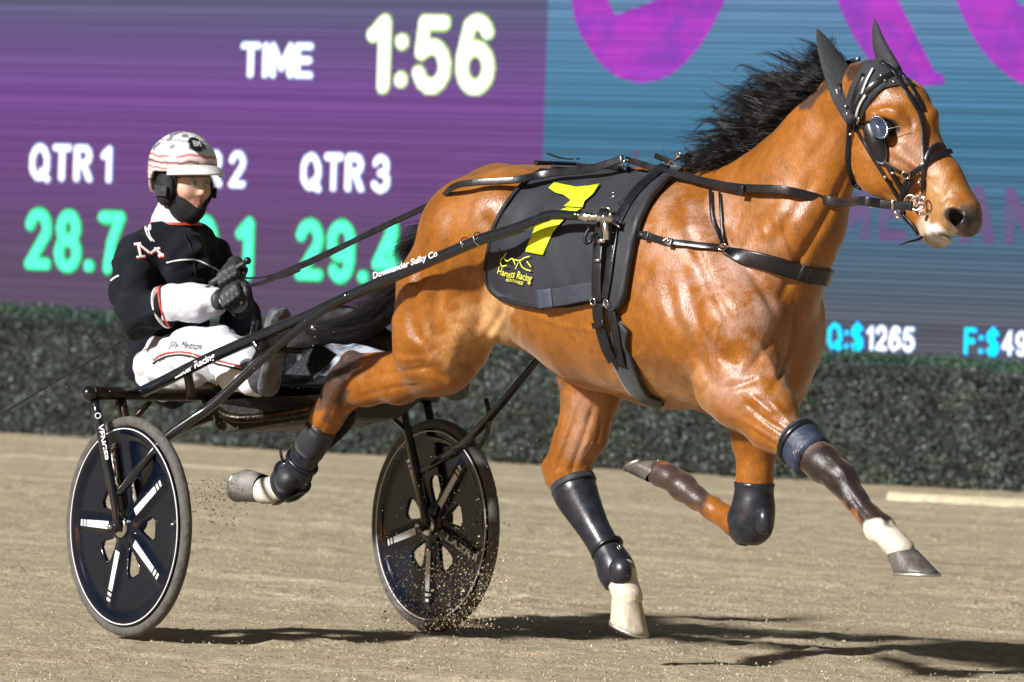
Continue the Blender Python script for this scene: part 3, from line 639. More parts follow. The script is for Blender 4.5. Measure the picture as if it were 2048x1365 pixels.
# coat colour by anatomy
BAY = np.array(s2l(144, 88, 24)); DARK = np.array((.020, .013, .012)); SOCK = np.array((.70, .66, .58))
col = np.tile(BAY, (len(HV), 1)); wet_sheen = np.zeros(len(HV))
def blot(c, a, b, ra, soft, strength=1.0, C=P, lim=.13):
    """colour c around the segment a-b (coat markings)"""
    pa, pb = C(*a), C(*b); ba = pb - pa; L = max(ba @ ba, 1e-9); h = np.clip(((HV - pa) @ ba) / L, 0, 1)[:, None]
    q = HV - pa - h * ba; la = NH if C is HP else N; lat = q @ la; q = q - lat[:, None] * la
    d = np.linalg.norm(q, axis=1) / pxm(pa) + np.maximum(0, np.abs(lat) - lim) * 4000; n = vnoise(HV[:, 0] * 45 + 90, HV[:, 2] * 45 + HV[:, 1] * 20 + 90, 77) - .5
    w = np.clip((ra + soft * n * 1.6 - d) / soft + .5, 0, 1) * strength; w = (w * w * (3 - 2 * w))[:, None]
    col[:] = col * (1 - w) + np.array(c) * w
def sheen_at(a, b, ra, st, C=P):  # mask for the painted sheen of the wet coat
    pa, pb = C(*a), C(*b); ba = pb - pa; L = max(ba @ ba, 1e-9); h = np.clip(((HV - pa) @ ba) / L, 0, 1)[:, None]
    d = np.linalg.norm(HV - pa - h * ba, axis=1) / pxm(pa); np.maximum(wet_sheen, st * np.clip(1.3 - d / ra, 0, 1), out=wet_sheen)
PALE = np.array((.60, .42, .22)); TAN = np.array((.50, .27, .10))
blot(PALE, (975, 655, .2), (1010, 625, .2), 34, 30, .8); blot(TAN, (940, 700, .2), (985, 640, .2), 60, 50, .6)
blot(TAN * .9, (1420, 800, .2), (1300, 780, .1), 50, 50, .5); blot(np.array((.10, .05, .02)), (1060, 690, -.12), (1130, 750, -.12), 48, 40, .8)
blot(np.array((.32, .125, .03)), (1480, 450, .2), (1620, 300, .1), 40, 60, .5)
blot((.055, .034, .030), (692, 725, .19), (672, 765, .19), 46, 30, .95); blot((.09, .05, .035), (668, 775, .19), (655, 805, .19), 36, 34, .75)
blot(DARK, (1650, 925, .17), (1700, 985, .17), 56, 22); blot(DARK, (1712, 1000, .19), (1762, 1050, .17), 44, 16, .9); blot((.30, .13, .04), (1690, 1000, .17), (1735, 1050, .17), 9, 12, .7)
blot(DARK * 2.5, (1395, 985, -.17), (1320, 950, -.17), 46, 30, .92)
blot(SOCK, (1765, 1082, .17), (1806, 1104, .17), 42, 12); blot(SOCK, (556, 985, .15), (510, 985, .15), 44, 10)
blot(SOCK, (1250, 1175, -.14), (1258, 1210, -.14), 50, 10)
blot((.30, .15, .06), (1890, 400, .05), (1935, 440, .05), 40, 40, .6, HP); blot((.085, .065, .06), (1925, 448, .05), (1945, 460, .03), 32, 26, .9, HP)
blot((.42, .24, .10), (1868, 380, .05), (1880, 430, .05), 36, 34, .6, HP)
blot((.50, .40, .30), (1852, 462, .03), (1890, 486, .02), 26, 12, .9, HP); blot((.70, .68, .70), (1862, 462, .05), (1884, 482, .05), 18, 10, 1, HP)
blot((.016, .013, .015), (1906, 428, .06), (1920, 443, .06), 16, 7, 1, HP)
blot((.02, .015, .012), (1772, 252, .08), (1780, 256, .08), 17, 8, 1, HP); blot(DARK * 1.5, (1740, 140, 0), (1800, 145, 0), 30, 20, .8, HP)
blot(DARK * 2, (1640, 205, 0), (1690, 165, 0), 18, 16, .8); blot((.16, .07, .025), (1845, 235, 0), (1880, 300, -.02), 18, 20, .5, HP)
sheen_at((1370, 470, .2), (1480, 600, .25), 120, .95); sheen_at((1500, 480, .2), (1640, 280, .15), 62, .9); sheen_at((1480, 650, .25), (1540, 720, .25), 110, .9); sheen_at((1400, 740, .3), (1480, 770, .25), 60, .7)
sheen_at((920, 600, .28), (900, 700, .27), 55, .45); sheen_at((960, 420, .2), (1040, 380, .1), 70, .4); sheen_at((1610, 560, .0), (1600, 700, -.1), 60, .7)
sheen_at((1820, 310, .08), (1850, 330, .08), 45, .6, HP); sheen_at((1170, 790, -.08), (1150, 900, -.08), 40, .5); sheen_at((1540, 800, .2), (1610, 880, .2), 40, .5)
hbase = T(1.6, 0, 0)
horse = thing('horse', 'bay pacing horse with white socks and black mane wearing number 7 cloth', 'horse', hbase)
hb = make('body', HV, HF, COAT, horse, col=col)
at = hb.data.attributes.new('wet_sheen', 'FLOAT', 'POINT'); at.data.foreach_set('value', wet_sheen.astype(np.float32))
HB = BVHTree.FromPolygons([tuple(v) for v in HV], [tuple(int(i) for i in q) for q in HF])
def hit(u, v, tree=None, fb=None):
    """where the horse's skin is under that picture point, with its normal"""
    tree = tree or HB; d = unit(ray(u, v)); r = tree.ray_cast(Vector(CAM), Vector(d))
    if r[0] is None:
        c = fb if fb is not None else (HP(u, v, .03) if u > 1700 and v < 520 else P(u, v, .05)); r = tree.find_nearest(Vector(c))
    return np.array(r[0]), unit(np.array(r[1]))
def on(u, v, off=.004, **k): p, n = hit(u, v, **k); return p + n * off
def strap(name, px, w, mat, parent, off=.006, th=.005, n=None, free=False):
    """strap following the skin under a picture polyline; w in photograph pixels"""
    L = sum(math.dist(a[:2], b[:2]) for a, b in zip(px[:-1], px[1:])); n = n or max(6, int(L / 7))
    q = spline([(a[0], a[1], 0) for a in px], n); pts = []; nor = []
    for u, v, _ in q: p, m_ = hit(u, v); pts.append(p + m_ * off); nor.append(m_)
    pts = np.array(pts); nor = np.array(nor)
    for _ in range(3):
        pts[1:-1] = pts[1:-1] * .5 + (pts[:-2] + pts[2:]) * .25; nor[1:-1] = nor[1:-1] * .5 + (nor[:-2] + nor[2:]) * .25
    k = pxm(pts[len(pts) // 2]); w = [x * k for x in w] if isinstance(w, (list, tuple)) else w * k
    return make(name, *ribbon(pts, nor, w, th), mat, parent)

# hooves
HOOFG = simple('worn_grey_hoof_horn', (.20, .185, .165), .45, var=.4, vs=30, bs_=.25, bscale=40, dust=((.10, .085, .07), .5), scale=(1, 1, .3))
def hoof(c, sole, toe, r0, r1, mat, shoe=True):
    """c: coronet centre, sole: ground-surface centre, toe: point of the toe (world)"""
    c, sole, toe = map(np.asarray, (c, sole, toe)); fw = toe - sole; fl = np.linalg.norm(fw); fw = fw / fl
    up_ = c - sole; nrm = unit(up_ - fw * (up_ @ fw)); sd_ = np.cross(nrm, fw); V = []; F = []; seg = 22; L = 7
    for i in range(L + 1):
        t = i / L; cc = c * (1 - t) + sole * t
        for k in range(seg):
            a = 2 * math.pi * k / seg; x = math.cos(a); y = math.sin(a); r = r0 * (1 - t) + r1 * t
            fx = x * (fl * t + r0 * 1.05 * (1 - t)) if x > 0 else x * r * .86
            V.append(cc + fw * fx + sd_ * y * r * (.96 + .04 * t) + nrm * (-.25 * r0 * (1 - t) * (-x)))
    for i in range(L):
        for k in range(seg): a = i * seg + k; b = i * seg + (k + 1) % seg; F.append((a, b, b + seg, a + seg))
    n = len(V)                                        # concave sole
    for k in range(seg): V.append(sole + (V[L * seg + k] - sole) * .78)
    for k in range(seg): V.append(sole + (V[L * seg + k] - sole) * .45 + nrm * .012)
    for i in (0, 1):
        for k in range(seg):
            a = (L * seg if i == 0 else n) + k; b = (L * seg if i == 0 else n) + (k + 1) % seg; c2 = (n if i == 0 else n + seg); F.append((a, b, c2 + (k + 1) % seg, c2 + k))
    F.append(tuple(n + seg + k for k in range(seg)))
    o = make('hoof', V, F, mat, horse)
    if shoe:
        V = []; F = []; ks = [k for k in range(-8, 9)]
        for k in ks:
            a = 2 * math.pi * k / seg; x = math.cos(a); y = math.sin(a)
            e = fw * (x * fl if x > 0 else x * r1 * .86) + sd_ * y * r1
            for sc_, z_ in ((1.02, .001), (1.04, -.009), (.80, -.009), (.80, .001)): V.append(sole + e * sc_ + nrm * z_)
        for i in range(len(ks) - 1):
            for j in range(4): a = i * 4 + j; b = i * 4 + (j + 1) % 4; F.append((a, b, b + 4, a + 4))
        F.append((0, 1, 2, 3)); F.append(tuple(len(V) - 4 + j for j in (3, 2, 1, 0)))
        make('horseshoe', V, F, SHOE, o)
    return o
hoof(P(1803, 1106, .17), P(1822, 1146, .17), P(1874, 1148, .17), .046, .056, HOOFD)
hoof(P(1252, 1198, -.14), P(1253, 1250, -.14), P(1288, 1272, -.14), .048, .056, HOOFW)
hoof(P(526, 975, .15), P(486, 968, .15), P(476, 1004, .15), .046, .060, HOOFG)
hoof(P(1318, 948, -.17), P(1286, 930, -.17), P(1258, 944, -.17), .045, .052, HOOFD)
# eyes
EYE = simple('dark_wet_eye', (.01, .006, .004), .05, var=.1, coat=1)
for q in (.079, -.079): make('eye', *ball(HP(1776, 254, q), .019), EYE, horse)
# ears under a cloth hood: hood is its own thing
hood = thing('ear_hood', 'dark grey cloth ear hood over the upright ears of the horse', 'ear hood', HP(1745, 165, 0))
def ear(base, tip, w, d, open_dir):
    base, tip = np.asarray(base), np.asarray(tip); ax = tip - base; V = []; F = []; seg = 18; L = 14
    ya = unit(open_dir - unit(ax) * (open_dir @ unit(ax))); xa = np.cross(unit(ax), ya)
    for i in range(L + 1):
        t = i / L; r = (1 - t ** 3.2) ** .7 * (.95 - .42 * t) * (.8 + .2 * min(1, t * 4)) + .03; c = base + ax * t - ya * .012 * math.sin(t * 3.1)
        for k in range(seg):
            a = 2 * math.pi * k / seg; V.append(c + xa * math.cos(a) * w * r + ya * math.sin(a) * d * r * (.45 if math.sin(a) > 0 else 1))
    for i in range(L):
        for k in range(seg): a = i * seg + k; b = i * seg + (k + 1) % seg; F.append((a, b, b + seg, a + seg))
    F.append(tuple(L * seg + k for k in range(seg))); F.append(tuple(range(seg))[::-1]); return V, F
fwd_ear = unit(HH_ * .8 + NH * .6)
make('ear_cover', *ear(HP(1724, 238, .05), HP(1634, 58, .075), .062, .042, fwd_ear), EARC, hood)
make('ear_cover', *ear(HP(1795, 150, -.045), HP(1750, 38, -.07), .062, .04, unit(HH_ * .8 - NH * .6)), EARC, hood)
def patch(name, poly, off, th, mat, parent, step=9, tree=None, mirror=False, smooth_it=2, curve=False, wr=0):
    """sheet lying on the skin with a given outline (picture points)"""
    if curve: poly = [tuple(x) for x in spline([(a, b, 0) for a, b in poly + [poly[0]]], len(poly) * 5)[:-1, :2]]
    n = len(poly); pts = [Vector(p) for p in poly]; u0, v0 = np.min(poly, 0); u1, v1 = np.max(poly, 0)
    ins = []
    for u in np.arange(u0 + step / 2, u1, step):
        for v in np.arange(v0 + step / 2, v1, step):
            c = False; j = n - 1; md = 1e9
            for i in range(n):
                xi, yi = poly[i]; xj, yj = poly[j]
                if (yi > v) != (yj > v) and u < (xj - xi) * (v - yi) / (yj - yi) + xi: c = not c
                e = np.array([xj - xi, yj - yi]); h_ = np.clip(((u - xi) * e[0] + (v - yi) * e[1]) / max(e @ e, 1e-6), 0, 1); md = min(md, math.hypot(u - xi - h_ * e[0], v - yi - h_ * e[1])); j = i
            if c and md > step * .4: ins.append(Vector((u, v)))
    vv, ee, ff, *_ = delaunay_2d_cdt(pts + ins, [(i, (i + 1) % n) for i in range(n)], [], 1, .01)
    V = []; Nn = []
    for q in vv: p, m_ = hit(q[0], q[1], tree); V.append(p); Nn.append(m_)
    V = np.array(V); Nn = np.array(Nn)
    e = np.array([(f_[i], f_[(i + 1) % len(f_)]) for f_ in ff for i in range(len(f_))]); deg = np.bincount(e[:, 0], minlength=len(V)) + np.bincount(e[:, 1], minlength=len(V)); bd = np.zeros(len(V), bool); bd[:n] = True
    for it in range(smooth_it):
        for A in (V, Nn):
            Sx = np.stack([np.bincount(e[:, 0], A[e[:, 1], c], len(V)) + np.bincount(e[:, 1], A[e[:, 0], c], len(V)) for c in range(3)], 1) / np.maximum(deg, 1)[:, None]
            A[~bd] = A[~bd] * .4 + Sx[~bd] * .6
    if wr: V = V + Nn * (wr * (vnoise(V @ H * 9 + 30, V[:, 2] * 5 + 30, 55) - .5))[:, None] + Nn * (wr * .5 * (vnoise(V @ H * 22 + V[:, 2] * 14 + 90, V[:, 2] * 9 + 30, 56) - .5))[:, None]
    top = V + Nn * (off + th); bot = V + Nn * off; M = len(V)
    # outward orientation
    fc = []
    for f_ in ff:
        a, b, c = (top[f_[i]] for i in range(3)); fc.append(tuple(f_) if np.cross(b - a, c - a) @ Nn[f_[0]] > 0 else tuple(f_[::-1]))
    F = list(fc) + [tuple(i + M for i in f_[::-1]) for f_ in fc] + [(i, (i + 1) % n, (i + 1) % n + M, i + M) for i in range(n)]
    VV = np.vstack([top, bot])
    if mirror:
        L_ = np.array([loc(p) for p in VV]); L_[:, 1] *= -1; V2 = unloc(L_); k = len(VV); VV = np.vstack([VV, V2]); F = F + [tuple(i + k for i in f_[::-1]) for f_ in F]
    return make(name, VV, F, mat, parent)
patch('hood_cap', [(1694, 205), (1705, 170), (1735, 125), (1760, 115), (1790, 118), (1815, 140), (1832, 175), (1802, 172), (1768, 178), (1745, 200), (1728, 240), (1706, 242)], .003, .005, EARC, hood, step=7)

# ------------------------------------------------------------------ mane and tail
def strands(name, gens, mat, parent, seg=12):
    """gens: list of (points Nx3, root radius); thin tapering three-sided locks"""
    V = []; F = []; base = 0
    for pts, r in gens:
        n = len(pts); t = np.gradient(pts, axis=0); t /= np.linalg.norm(t, axis=1)[:, None] + 1e-9
        x = np.cross(t, np.array([.3, .5, .8])); x /= np.linalg.norm(x, axis=1)[:, None] + 1e-9; y = np.cross(t, x)
        rr = (r * (1 - np.linspace(0, 1, n) ** 2 * .9))[:, None]
        ringv = np.stack([pts + x * rr, pts - x * rr * .5 + y * rr * .86, pts - x * rr * .5 - y * rr * .86], 1).reshape(-1, 3); V.append(ringv)
        i = np.arange(n - 1)[:, None] * 3; k = np.arange(3)[None]; kk = (k + 1) % 3
        F.append(np.stack([i + k, i + kk, i + kk + 3, i + k + 3], -1).reshape(-1, 4) + base); base += n * 3
    o = make(name, np.vstack(V), np.vstack(F), mat, parent); o['kind'] = 'stuff'; return o
def lerp_pts(tab, q):
    xs = [r[0] for r in tab]; return [np.interp(q, xs, [r[i] for r in tab]) for i in range(1, len(tab[0]))]
MROOT = [(0, 1398, 352), (.25, 1475, 335), (.5, 1560, 262), (.75, 1622, 212), (1, 1700, 150)]
MTIP = [(0, 1352, 352), (.15, 1352, 335), (.3, 1368, 305), (.45, 1395, 250), (.6, 1425, 200), (.75, 1465, 160), (.88, 1530, 125), (1, 1618, 98)]
def locks(n, path, nst, rad, r0, npt=16):
    out = []
    for i in range(n):
        c = path(i / n); L_ = len(c); t = np.linspace(0, 1, L_)[:, None]; R0 = rad * rng.uniform(.5, 1.3)
        for j in range(int(nst * rng.uniform(.6, 1.3))):
            o = rng.normal(0, 1, 3); o2 = rng.normal(0, 1, 3); ph = rng.uniform(0, 6.3); fr = rng.uniform(4, 9); ln = rng.uniform(.75, 1.0)
            w = R0 * (1 - .78 * t) * o + R0 * .25 * t * o2 + np.sin(fr * t + ph) * R0 * .18 * o2
            m = max(6, int(L_ * ln)); out.append(((c + w)[:m], r0 * rng.uniform(.6, 1.3)))
    return out
def mane_path(x):
    q = min(1, max(0, rng.random())); ru, rv = lerp_pts(MROOT, q); tu, tv = lerp_pts(MTIP, q); du, dv = tu - ru, tv - rv
    ln = rng.uniform(.35, 1.05); s0 = rng.uniform(-.03, .02); s1 = rng.uniform(-.10, .12); j1, j2 = rng.normal(0, 17, 2); lift = rng.uniform(-34, 22); am = rng.uniform(6, 18); fr = rng.uniform(.8, 2.0) * 6.28 * ln; ph = rng.uniform(0, 6.3); cu = rng.uniform(-1, 1) * rng.uniform(6, 30)
    pts = []
    for k in range(20):
        t = k / 19 * ln; e = t * t * t; sg = 26 * t * t * (1 - q)
        pts.append(P(ru + du * t + j1 * t + am * t * math.cos(ph + fr * t) * .8 + cu * e * math.sin(5 * t), rv + dv * t + j2 * t + lift * math.sin(min(1, t) * 3.1) + am * t * math.sin(ph + fr * t) + cu * e * math.cos(5 * t) + sg, s0 + (s1 - s0) * t + .025 * math.sin(3.1 * min(1, t)) + .012 * math.sin(ph + 1.3 * fr * t) * t))
    return np.array(pts)
gens = locks(330, mane_path, 20, .0105, .0011)
def wisp_path(x):
    q = rng.uniform(.1, 1); ru, rv = lerp_pts(MROOT, q); tu, tv = lerp_pts(MTIP, q); du, dv = (tu - ru), (tv - rv); ln = rng.uniform(1.0, 1.35); a_, b_ = rng.normal(0, 14, 2); ph = rng.uniform(0, 6.3); am = rng.uniform(8, 20); fr = rng.uniform(4, 8.5); s1 = rng.uniform(-.1, .12)
    return np.array([P(ru + du * t + a_ * t + am * t * t * math.cos(ph + fr * t), rv + dv * t + b_ * t - 16 * math.sin(3.1 * min(1, t)) + am * t * t * math.sin(ph + fr * t), s1 * t) for t in np.linspace(0, ln, 24)])
gens += locks(46, wisp_path, 9, .0065, .0010)
for i in range(150):
    c = mane_path(0); c2 = c + (c - c[0]) * .22; gens.append((c2 + np.linspace(0, 1, 20)[:, None] * rng.normal(0, .02, 3), .0007))
MHAIR = simple('glossy_black_mane', (.006, .0045, .005), .36, var=.7, vs=14)
strands('mane', gens, MHAIR, horse)
# the tail streams back beside the driver's legs
def tail_path(x):
    b = rng.normal(0, 1); s0 = rng.uniform(-.02, .03); s1 = rng.uniform(-.14, .12); q = rng.random()
    if q < .16: e = [(870 + b * 5, 450), (835 + b * 5, 478 + b * 8), (805, 500 + b * 16), (785 + rng.uniform(-18, 8), 520 + b * 22)]
    elif q < .6: e = [(868, 470), (838 + b * 4, 520), (800 + b * 8, 575 + b * 6), (740, 618 + b * 14), (rng.uniform(640, 700), 630 + b * 18)]
    else: e = [(868, 470), (838 + b * 4, 525), (800 + b * 6, 590 + b * 4), (730, 645 + b * 14), (650, 660 + b * 12), (rng.uniform(560, 600), 655 + b * 12)]
    c = [(893, 425, s0)] + [(u, v, s0 + (s1 - s0) * (i + 1) / len(e)) for i, (u, v) in enumerate(e)]; am = rng.uniform(2, 7); ph = rng.uniform(0, 6); p = spline(c, 18)
    return np.array([P(u + am * math.sin(ph + k * .7) * k / 17, v + am * math.cos(ph + k * .6) * k / 17, s) for k, (u, v, s) in enumerate(p)])
strands('tail', locks(150, tail_path, 18, .015, .0012), HAIR, horse)
V, F = tube([P(905, 425, 0), P(868, 470, 0), P(825, 540, -.02), P(780, 610, -.03), P(700, 658, -.03), P(620, 662, -.03)], [.03, .03, .03, .045, .05, .02], 12, 24)
make('tail_core', V, F, simple('dense_black_hair', (.006, .005, .005), .6, bs_=.8, bscale=120, scale=(1, 1, 5)), horse)

# ------------------------------------------------------------------ saddle cloth, harness
def strap3(name, ctrl, w, mat, parent, off, th, n=24):
    q = spline(ctrl, n); pts = []; nor = []
    for p in q: r = HB.find_nearest(Vector(p)); pts.append(np.array(r[0]) + np.array(r[1]) * off); nor.append(np.array(r[1]))
    pts = np.array(pts); nor = np.array(nor)
    for _ in range(4): pts[1:-1] = pts[1:-1] * .5 + (pts[:-2] + pts[2:]) * .25; nor[1:-1] = nor[1:-1] * .5 + (nor[:-2] + nor[2:]) * .25
    return make(name, *ribbon(pts, nor, w * pxm(pts[0]), th), mat, parent)
SC = simple('black_saddle_cloth_fabric', (.012, .013, .021), .7, var=.3, vs=6, bs_=.2, bscale=160, sheen=.08)
SC2 = simple('black_cloth_binding', (.007, .007, .009), .7, var=.2)
cloth = thing('saddle_cloth', 'black saddle cloth with fluorescent yellow number 7 on the horse', 'saddle cloth', P(1180, 480, .2))
CO = [(1082, 349), (1062, 362), (1030, 390), (1003, 430), (985, 475), (976, 520), (978, 555), (990, 580), (1015, 597), (1050, 608), (1090, 614), (1150, 614), (1215, 600), (1232, 560), (1240, 500), (1265, 430), (1300, 385), (1345, 352), (1300, 346), (1240, 344), (1160, 344)]
patch('cloth', CO, .008, .006, SC, cloth, step=10, mirror=True, wr=.016)
def edge_strip(name, px, w, mat, parent, off, th): return strap(name, px, w, mat, parent, off, th)
edge_strip('binding', [(1082, 350), (1062, 363), (1030, 391), (1003, 431), (985, 476), (977, 520), (979, 555), (991, 581), (1015, 597), (1050, 608), (1095, 614)], 8, SC2, cloth, .016, .010)
patch('number_seven', [(1106, 388), (1117, 378), (1160, 386), (1185, 384), (1206, 379), (1194, 398), (1178, 412), (1174, 424), (1136, 421), (1150, 410), (1136, 400), (1120, 397)], .022, .002, YELLOW, cloth, step=7, wr=.012)
patch('number_seven', [(1063, 507), (1084, 462), (1104, 440), (1142, 424), (1172, 426), (1138, 445), (1117, 470), (1098, 514)], .022, .002, YELLOW, cloth, step=7, wr=.012)
def decal_text(name, s, p0, p1, h, mat, parent, off=.018, fn=None, bold=.02, shear=0, th=.0015, curve=0, space=1.0):
    """printed words: baseline from p0 to p1 in the photograph, height h, laid on the surface by fn(u, v)"""
    V0, F0 = text2d(s, bold, shear, space, 3); lo = V0.min(0); hi = V0.max(0); p0 = np.array(p0, float); p1 = np.array(p1, float)
    d = (p1 - p0); dn = d / np.linalg.norm(d); up_ = np.array([dn[1], -dn[0]]); fn = fn or (lambda u, v: on(u, v, off)); V = []
    for x, y in V0:
        q = p0 + d * (x - lo[0]) / (hi[0] - lo[0]) + up_ * (y - 0) / .72 * h; V.append(fn(q[0], q[1]))
    return make(name, V, F0, mat, parent, smooth=False)
decal_text('printed_words', 'Harness Racing', (1007, 547), (1074, 565), 15, YPRINT, cloth, .024, bold=.012)
decal_text('printed_words', 'NEW SOUTH WALES', (1022, 560), (1058, 570), 6, YPRINT, cloth, .024)
def line_print(name, lines, w, mat, parent, off):
    mb = MB()
    for px in lines:
        q = spline([(a, b, 0) for a, b in px], max(4, len(px) * 4)); pts = []; nr = []
        for u, v, _ in q: p, n_ = hit(u, v); pts.append(p + n_ * off); nr.append(n_)
        mb.add(*ribbon(np.array(pts), np.array(nr), w * pxm(pts[0]), .001))
    return mb.build(name, mat, parent, smooth=False)
line_print('horse_emblem', [[(1022, 512), (1014, 520), (1016, 532), (1026, 530)], [(1024, 508), (1020, 516), (1028, 524), (1038, 520), (1044, 532)], [(1040, 521), (1052, 524), (1062, 519), (1072, 516)], [(1052, 524), (1058, 536), (1074, 544)], [(1044, 540), (1050, 528)], [(1066, 526), (1074, 536)]], 2.5, YPRINT, cloth, .024)
harness = thing('harness', 'black leather racing harness with girth, breast strap and metal couplings', 'harness', P(1230, 560, .25))
patch('saddle_pad', [(1372, 352), (1340, 372), (1312, 405), (1292, 445), (1278, 490), (1268, 540), (1262, 590), (1252, 612), (1238, 622), (1218, 610), (1222, 560), (1228, 500), (1242, 450), (1268, 405), (1300, 365), (1330, 348)], .016, .016, NEO, harness, step=8, mirror=True, smooth_it=4)
strap('pad_strap', [(1335, 352), (1290, 390), (1262, 430), (1240, 470)], 26, LEATHER, harness, .036, .006)
strap('backband', [(1225, 432), (1214, 490), (1211, 560), (1212, 602)], 25, LEATHER, harness, .040, .006)
strap('backband', [(1247, 440), (1239, 500), (1232, 560), (1228, 600)], 19, LEATHER, harness, .038, .006)
strap('girth_billet', [(1208, 602), (1212, 640), (1226, 690), (1240, 715)], 29, LEATHER, harness, .03, .008)
strap('girth_billet', [(1228, 604), (1240, 645), (1248, 690), (1250, 720)], 26, LEATHER, harness, .022, .008)
strap('keeper', [(1206, 646), (1228, 644)], 12, LEATHER, harness, .042, .004)
strap('girth', [(1252, 650), (1243, 690), (1256, 735), (1283, 785), (1325, 806)], [34, 58, 62, 50, 36], NEO, harness, .012, .012)
strap('elastic_band', [(1088, 597), (1140, 592), (1180, 585), (1218, 580)], 37, simple('elastic_webbing', (.03, .034, .05), .55, var=.15, bs_=.3, bscale=400), harness, .030, .004)
strap('elastic_end', [(1090, 597), (1122, 594)], 38, simple('velcro_end', (.045, .055, .085), .6), harness, .035, .003)
strap('back_strap', [(1068, 338), (1130, 340), (1200, 344), (1262, 350)], 12, LEATHER, harness, .020, .010)
strap('loose_strap_end', [(1095, 314), (1120, 325), (1160, 338)], 9, LEATHER, harness, .045, .003)
mb = MB(); mb.add(*tube([P(1070, 330, .02), P(1075, 336, .02), P(1150, 342, .02), P(1255, 348, .02)], .007, 8, 14)); mb.build('rolled_strap', LEATHER, harness)
for u, v in ((1232, 346), (1216, 353)): make('strap_tip', *tube([P(u - 9, v, .03), P(u + 9, v + 1, .03)], .003, 6), CHROME, harness)
# breast strap
BS = [(1262, 467), (1300, 474), (1340, 487), (1395, 494), (1440, 500)]
strap('breast_strap', BS, 13, LEATHER, harness, .014, .006)
strap('breast_plate', [(1447, 506), (1470, 512), (1530, 522), (1590, 540), (1625, 551), (1612, 547)], [16, 30, 34, 34, 34], LEATHER, harness, .012, .008)
strap3('breast_plate', [hit(1600, 543)[0], hit(1622, 549)[0], P(1650, 552, -.03), P(1662, 556, -.12), P(1640, 556, -.2), P(1600, 545, -.26)], 34, LEATHER, harness, .012, .008)
for p in ((1345, 489), (1300, 475)): strap('keeper', [(p[0] - 5, p[1] - 1), (p[0] + 5, p[1] + 1)], 17, LEATHER, harness, .019, .004)
make('buckle', *ring(on(1340, 487, .024), hit(1340, 487)[1], .009, .002, 4, 6), CHROME, harness)
strap('neck_strap', [(1425, 385), (1428, 440), (1442, 492)], 7, LEATHER, harness, .012, .004)
strap('neck_strap', [(1443, 388), (1446, 440), (1449, 492)], 5, LEATHER, harness, .010, .004)
def ring_on(name, u, v, r, tr, parent, off=.02, tree=None, tilt=None):
    p, n_ = hit(u, v, tree); nn_ = n_ if tilt is None else unit(n_ + np.asarray(tilt)); k = pxm(p)
    return make(name, *ring(p + n_ * off, nn_, r * k, tr * k), CHROME, parent)
ring_on('metal_ring', 1445, 503, 8.5, 1.8, harness)
ring_on('metal_ring', 1265, 467, 7, 1.7, harness, .024)
ring_on('rein_terret', 1264, 352, 12, 1.8, harness, .045, tilt=-H * 1.5)
for p0, p1, r in (((1242, 460), (1262, 468), 2.5), ((1236, 462), (1232, 478), 2.5), ((1240, 442), (1237, 462), 2.4), ((1225, 434), (1240, 438), 2.4)): make('metal_hook', *tube([on(*p0, .05), on((p0[0] + p1[0]) / 2 + 2, (p0[1] + p1[1]) / 2, .056), on(*p1, .05)], r * .00155, 8, 8), CHROME, harness)
make('buckle', *ring(on(1243, 412, .05), hit(1243, 412)[1], .013, .0022, 4, 6), CHROME, harness)
for u, v in ((1206, 601), (1234, 606)): make('metal_ring', *ring(on(u, v, .045), hit(u, v)[1], .010, .0022), CHROME, harness)
make('metal_clip', *box(on(1216, 527, .05), hit(1216, 527)[1], H, Z, .006, .028, .009), CHROME, harness)
# hook on top of the pad, and the overcheck rein to the poll
HK = P(1332, 332, 0)
make('check_hook', *tube([P(1336, 346, 0), P(1335, 336, 0), P(1338, 326, 0), P(1350, 318, 0), P(1358, 312, 0)], [.0035, .003, .004, .005, .003], 8, 12), CHROME, harness)
ck = thing('check_rein', 'black overcheck rein running from the pad hook under the mane', 'check rein', P(1352, 316, 0))
make('strap', *ribbon(spline([P(1310, 312, 0), P(1340, 325, 0), P(1366, 352, -.01)], 8), [N] * 8, .017, .005), LEATHER, ck)
make('strap', *ribbon(spline([P(1352, 318, 0), P(1420, 296, -.02), P(1480, 262, -.02), P(1560, 205, 0), P(1660, 140, .0), P(1720, 118, 0)], 24), [N] * 24, .013, .004), LEATHER, ck)
make('strap', *ribbon(spline([P(1292, 352, .02), P(1312, 334, .01), P(1332, 324, 0)], 8), [N] * 8, .006, .003), LEATHER, ck)
make('snap_ring', *ring(P(1357, 310, 0), N, .008, .002), CHROME, ck)

# ------------------------------------------------------------------ bridle
bridle = thing('bridle', 'black leather bridle with blinkers, noseband and bright bit rings on the horse', 'bridle', HP(1790, 300, 0))
def bs(name, px, w, off=.007, th=.005, mat=LEATHER): return strap(name, px, w, mat, bridle, off, th)
bs('cheek_strap', [(1722, 250), (1738, 268), (1765, 312), (1790, 355), (1812, 392)], 9)
bs('cheek_strap', [(1716, 262), (1745, 312), (1775, 358), (1800, 400), (1806, 416)], 7, .006)
bs('crown_strap', [(1730, 150), (1712, 190), (1706, 222), (1712, 262)], 10)
bs('brow_band', [(1712, 225), (1728, 192), (1752, 168), (1785, 150), (1808, 140)], 12, .009)
PIPE = simple('grey_piping', (.45, .45, .45), .4)
for px in ([(1748, 142), (1736, 165), (1728, 188)], [(1678, 180), (1682, 205), (1692, 225), (1700, 232)], [(1735, 190), (1722, 210), (1716, 232)]): bs('piped_edge', px, 5, .013, .004, PIPE)
bs('hood_edge', [(1680, 170), (1683, 203), (1694, 226), (1706, 236)], 12, .008)
bs('throat_latch', [(1702, 228), (1697, 262), (1696, 300), (1700, 350), (1712, 388)], 10, .010)
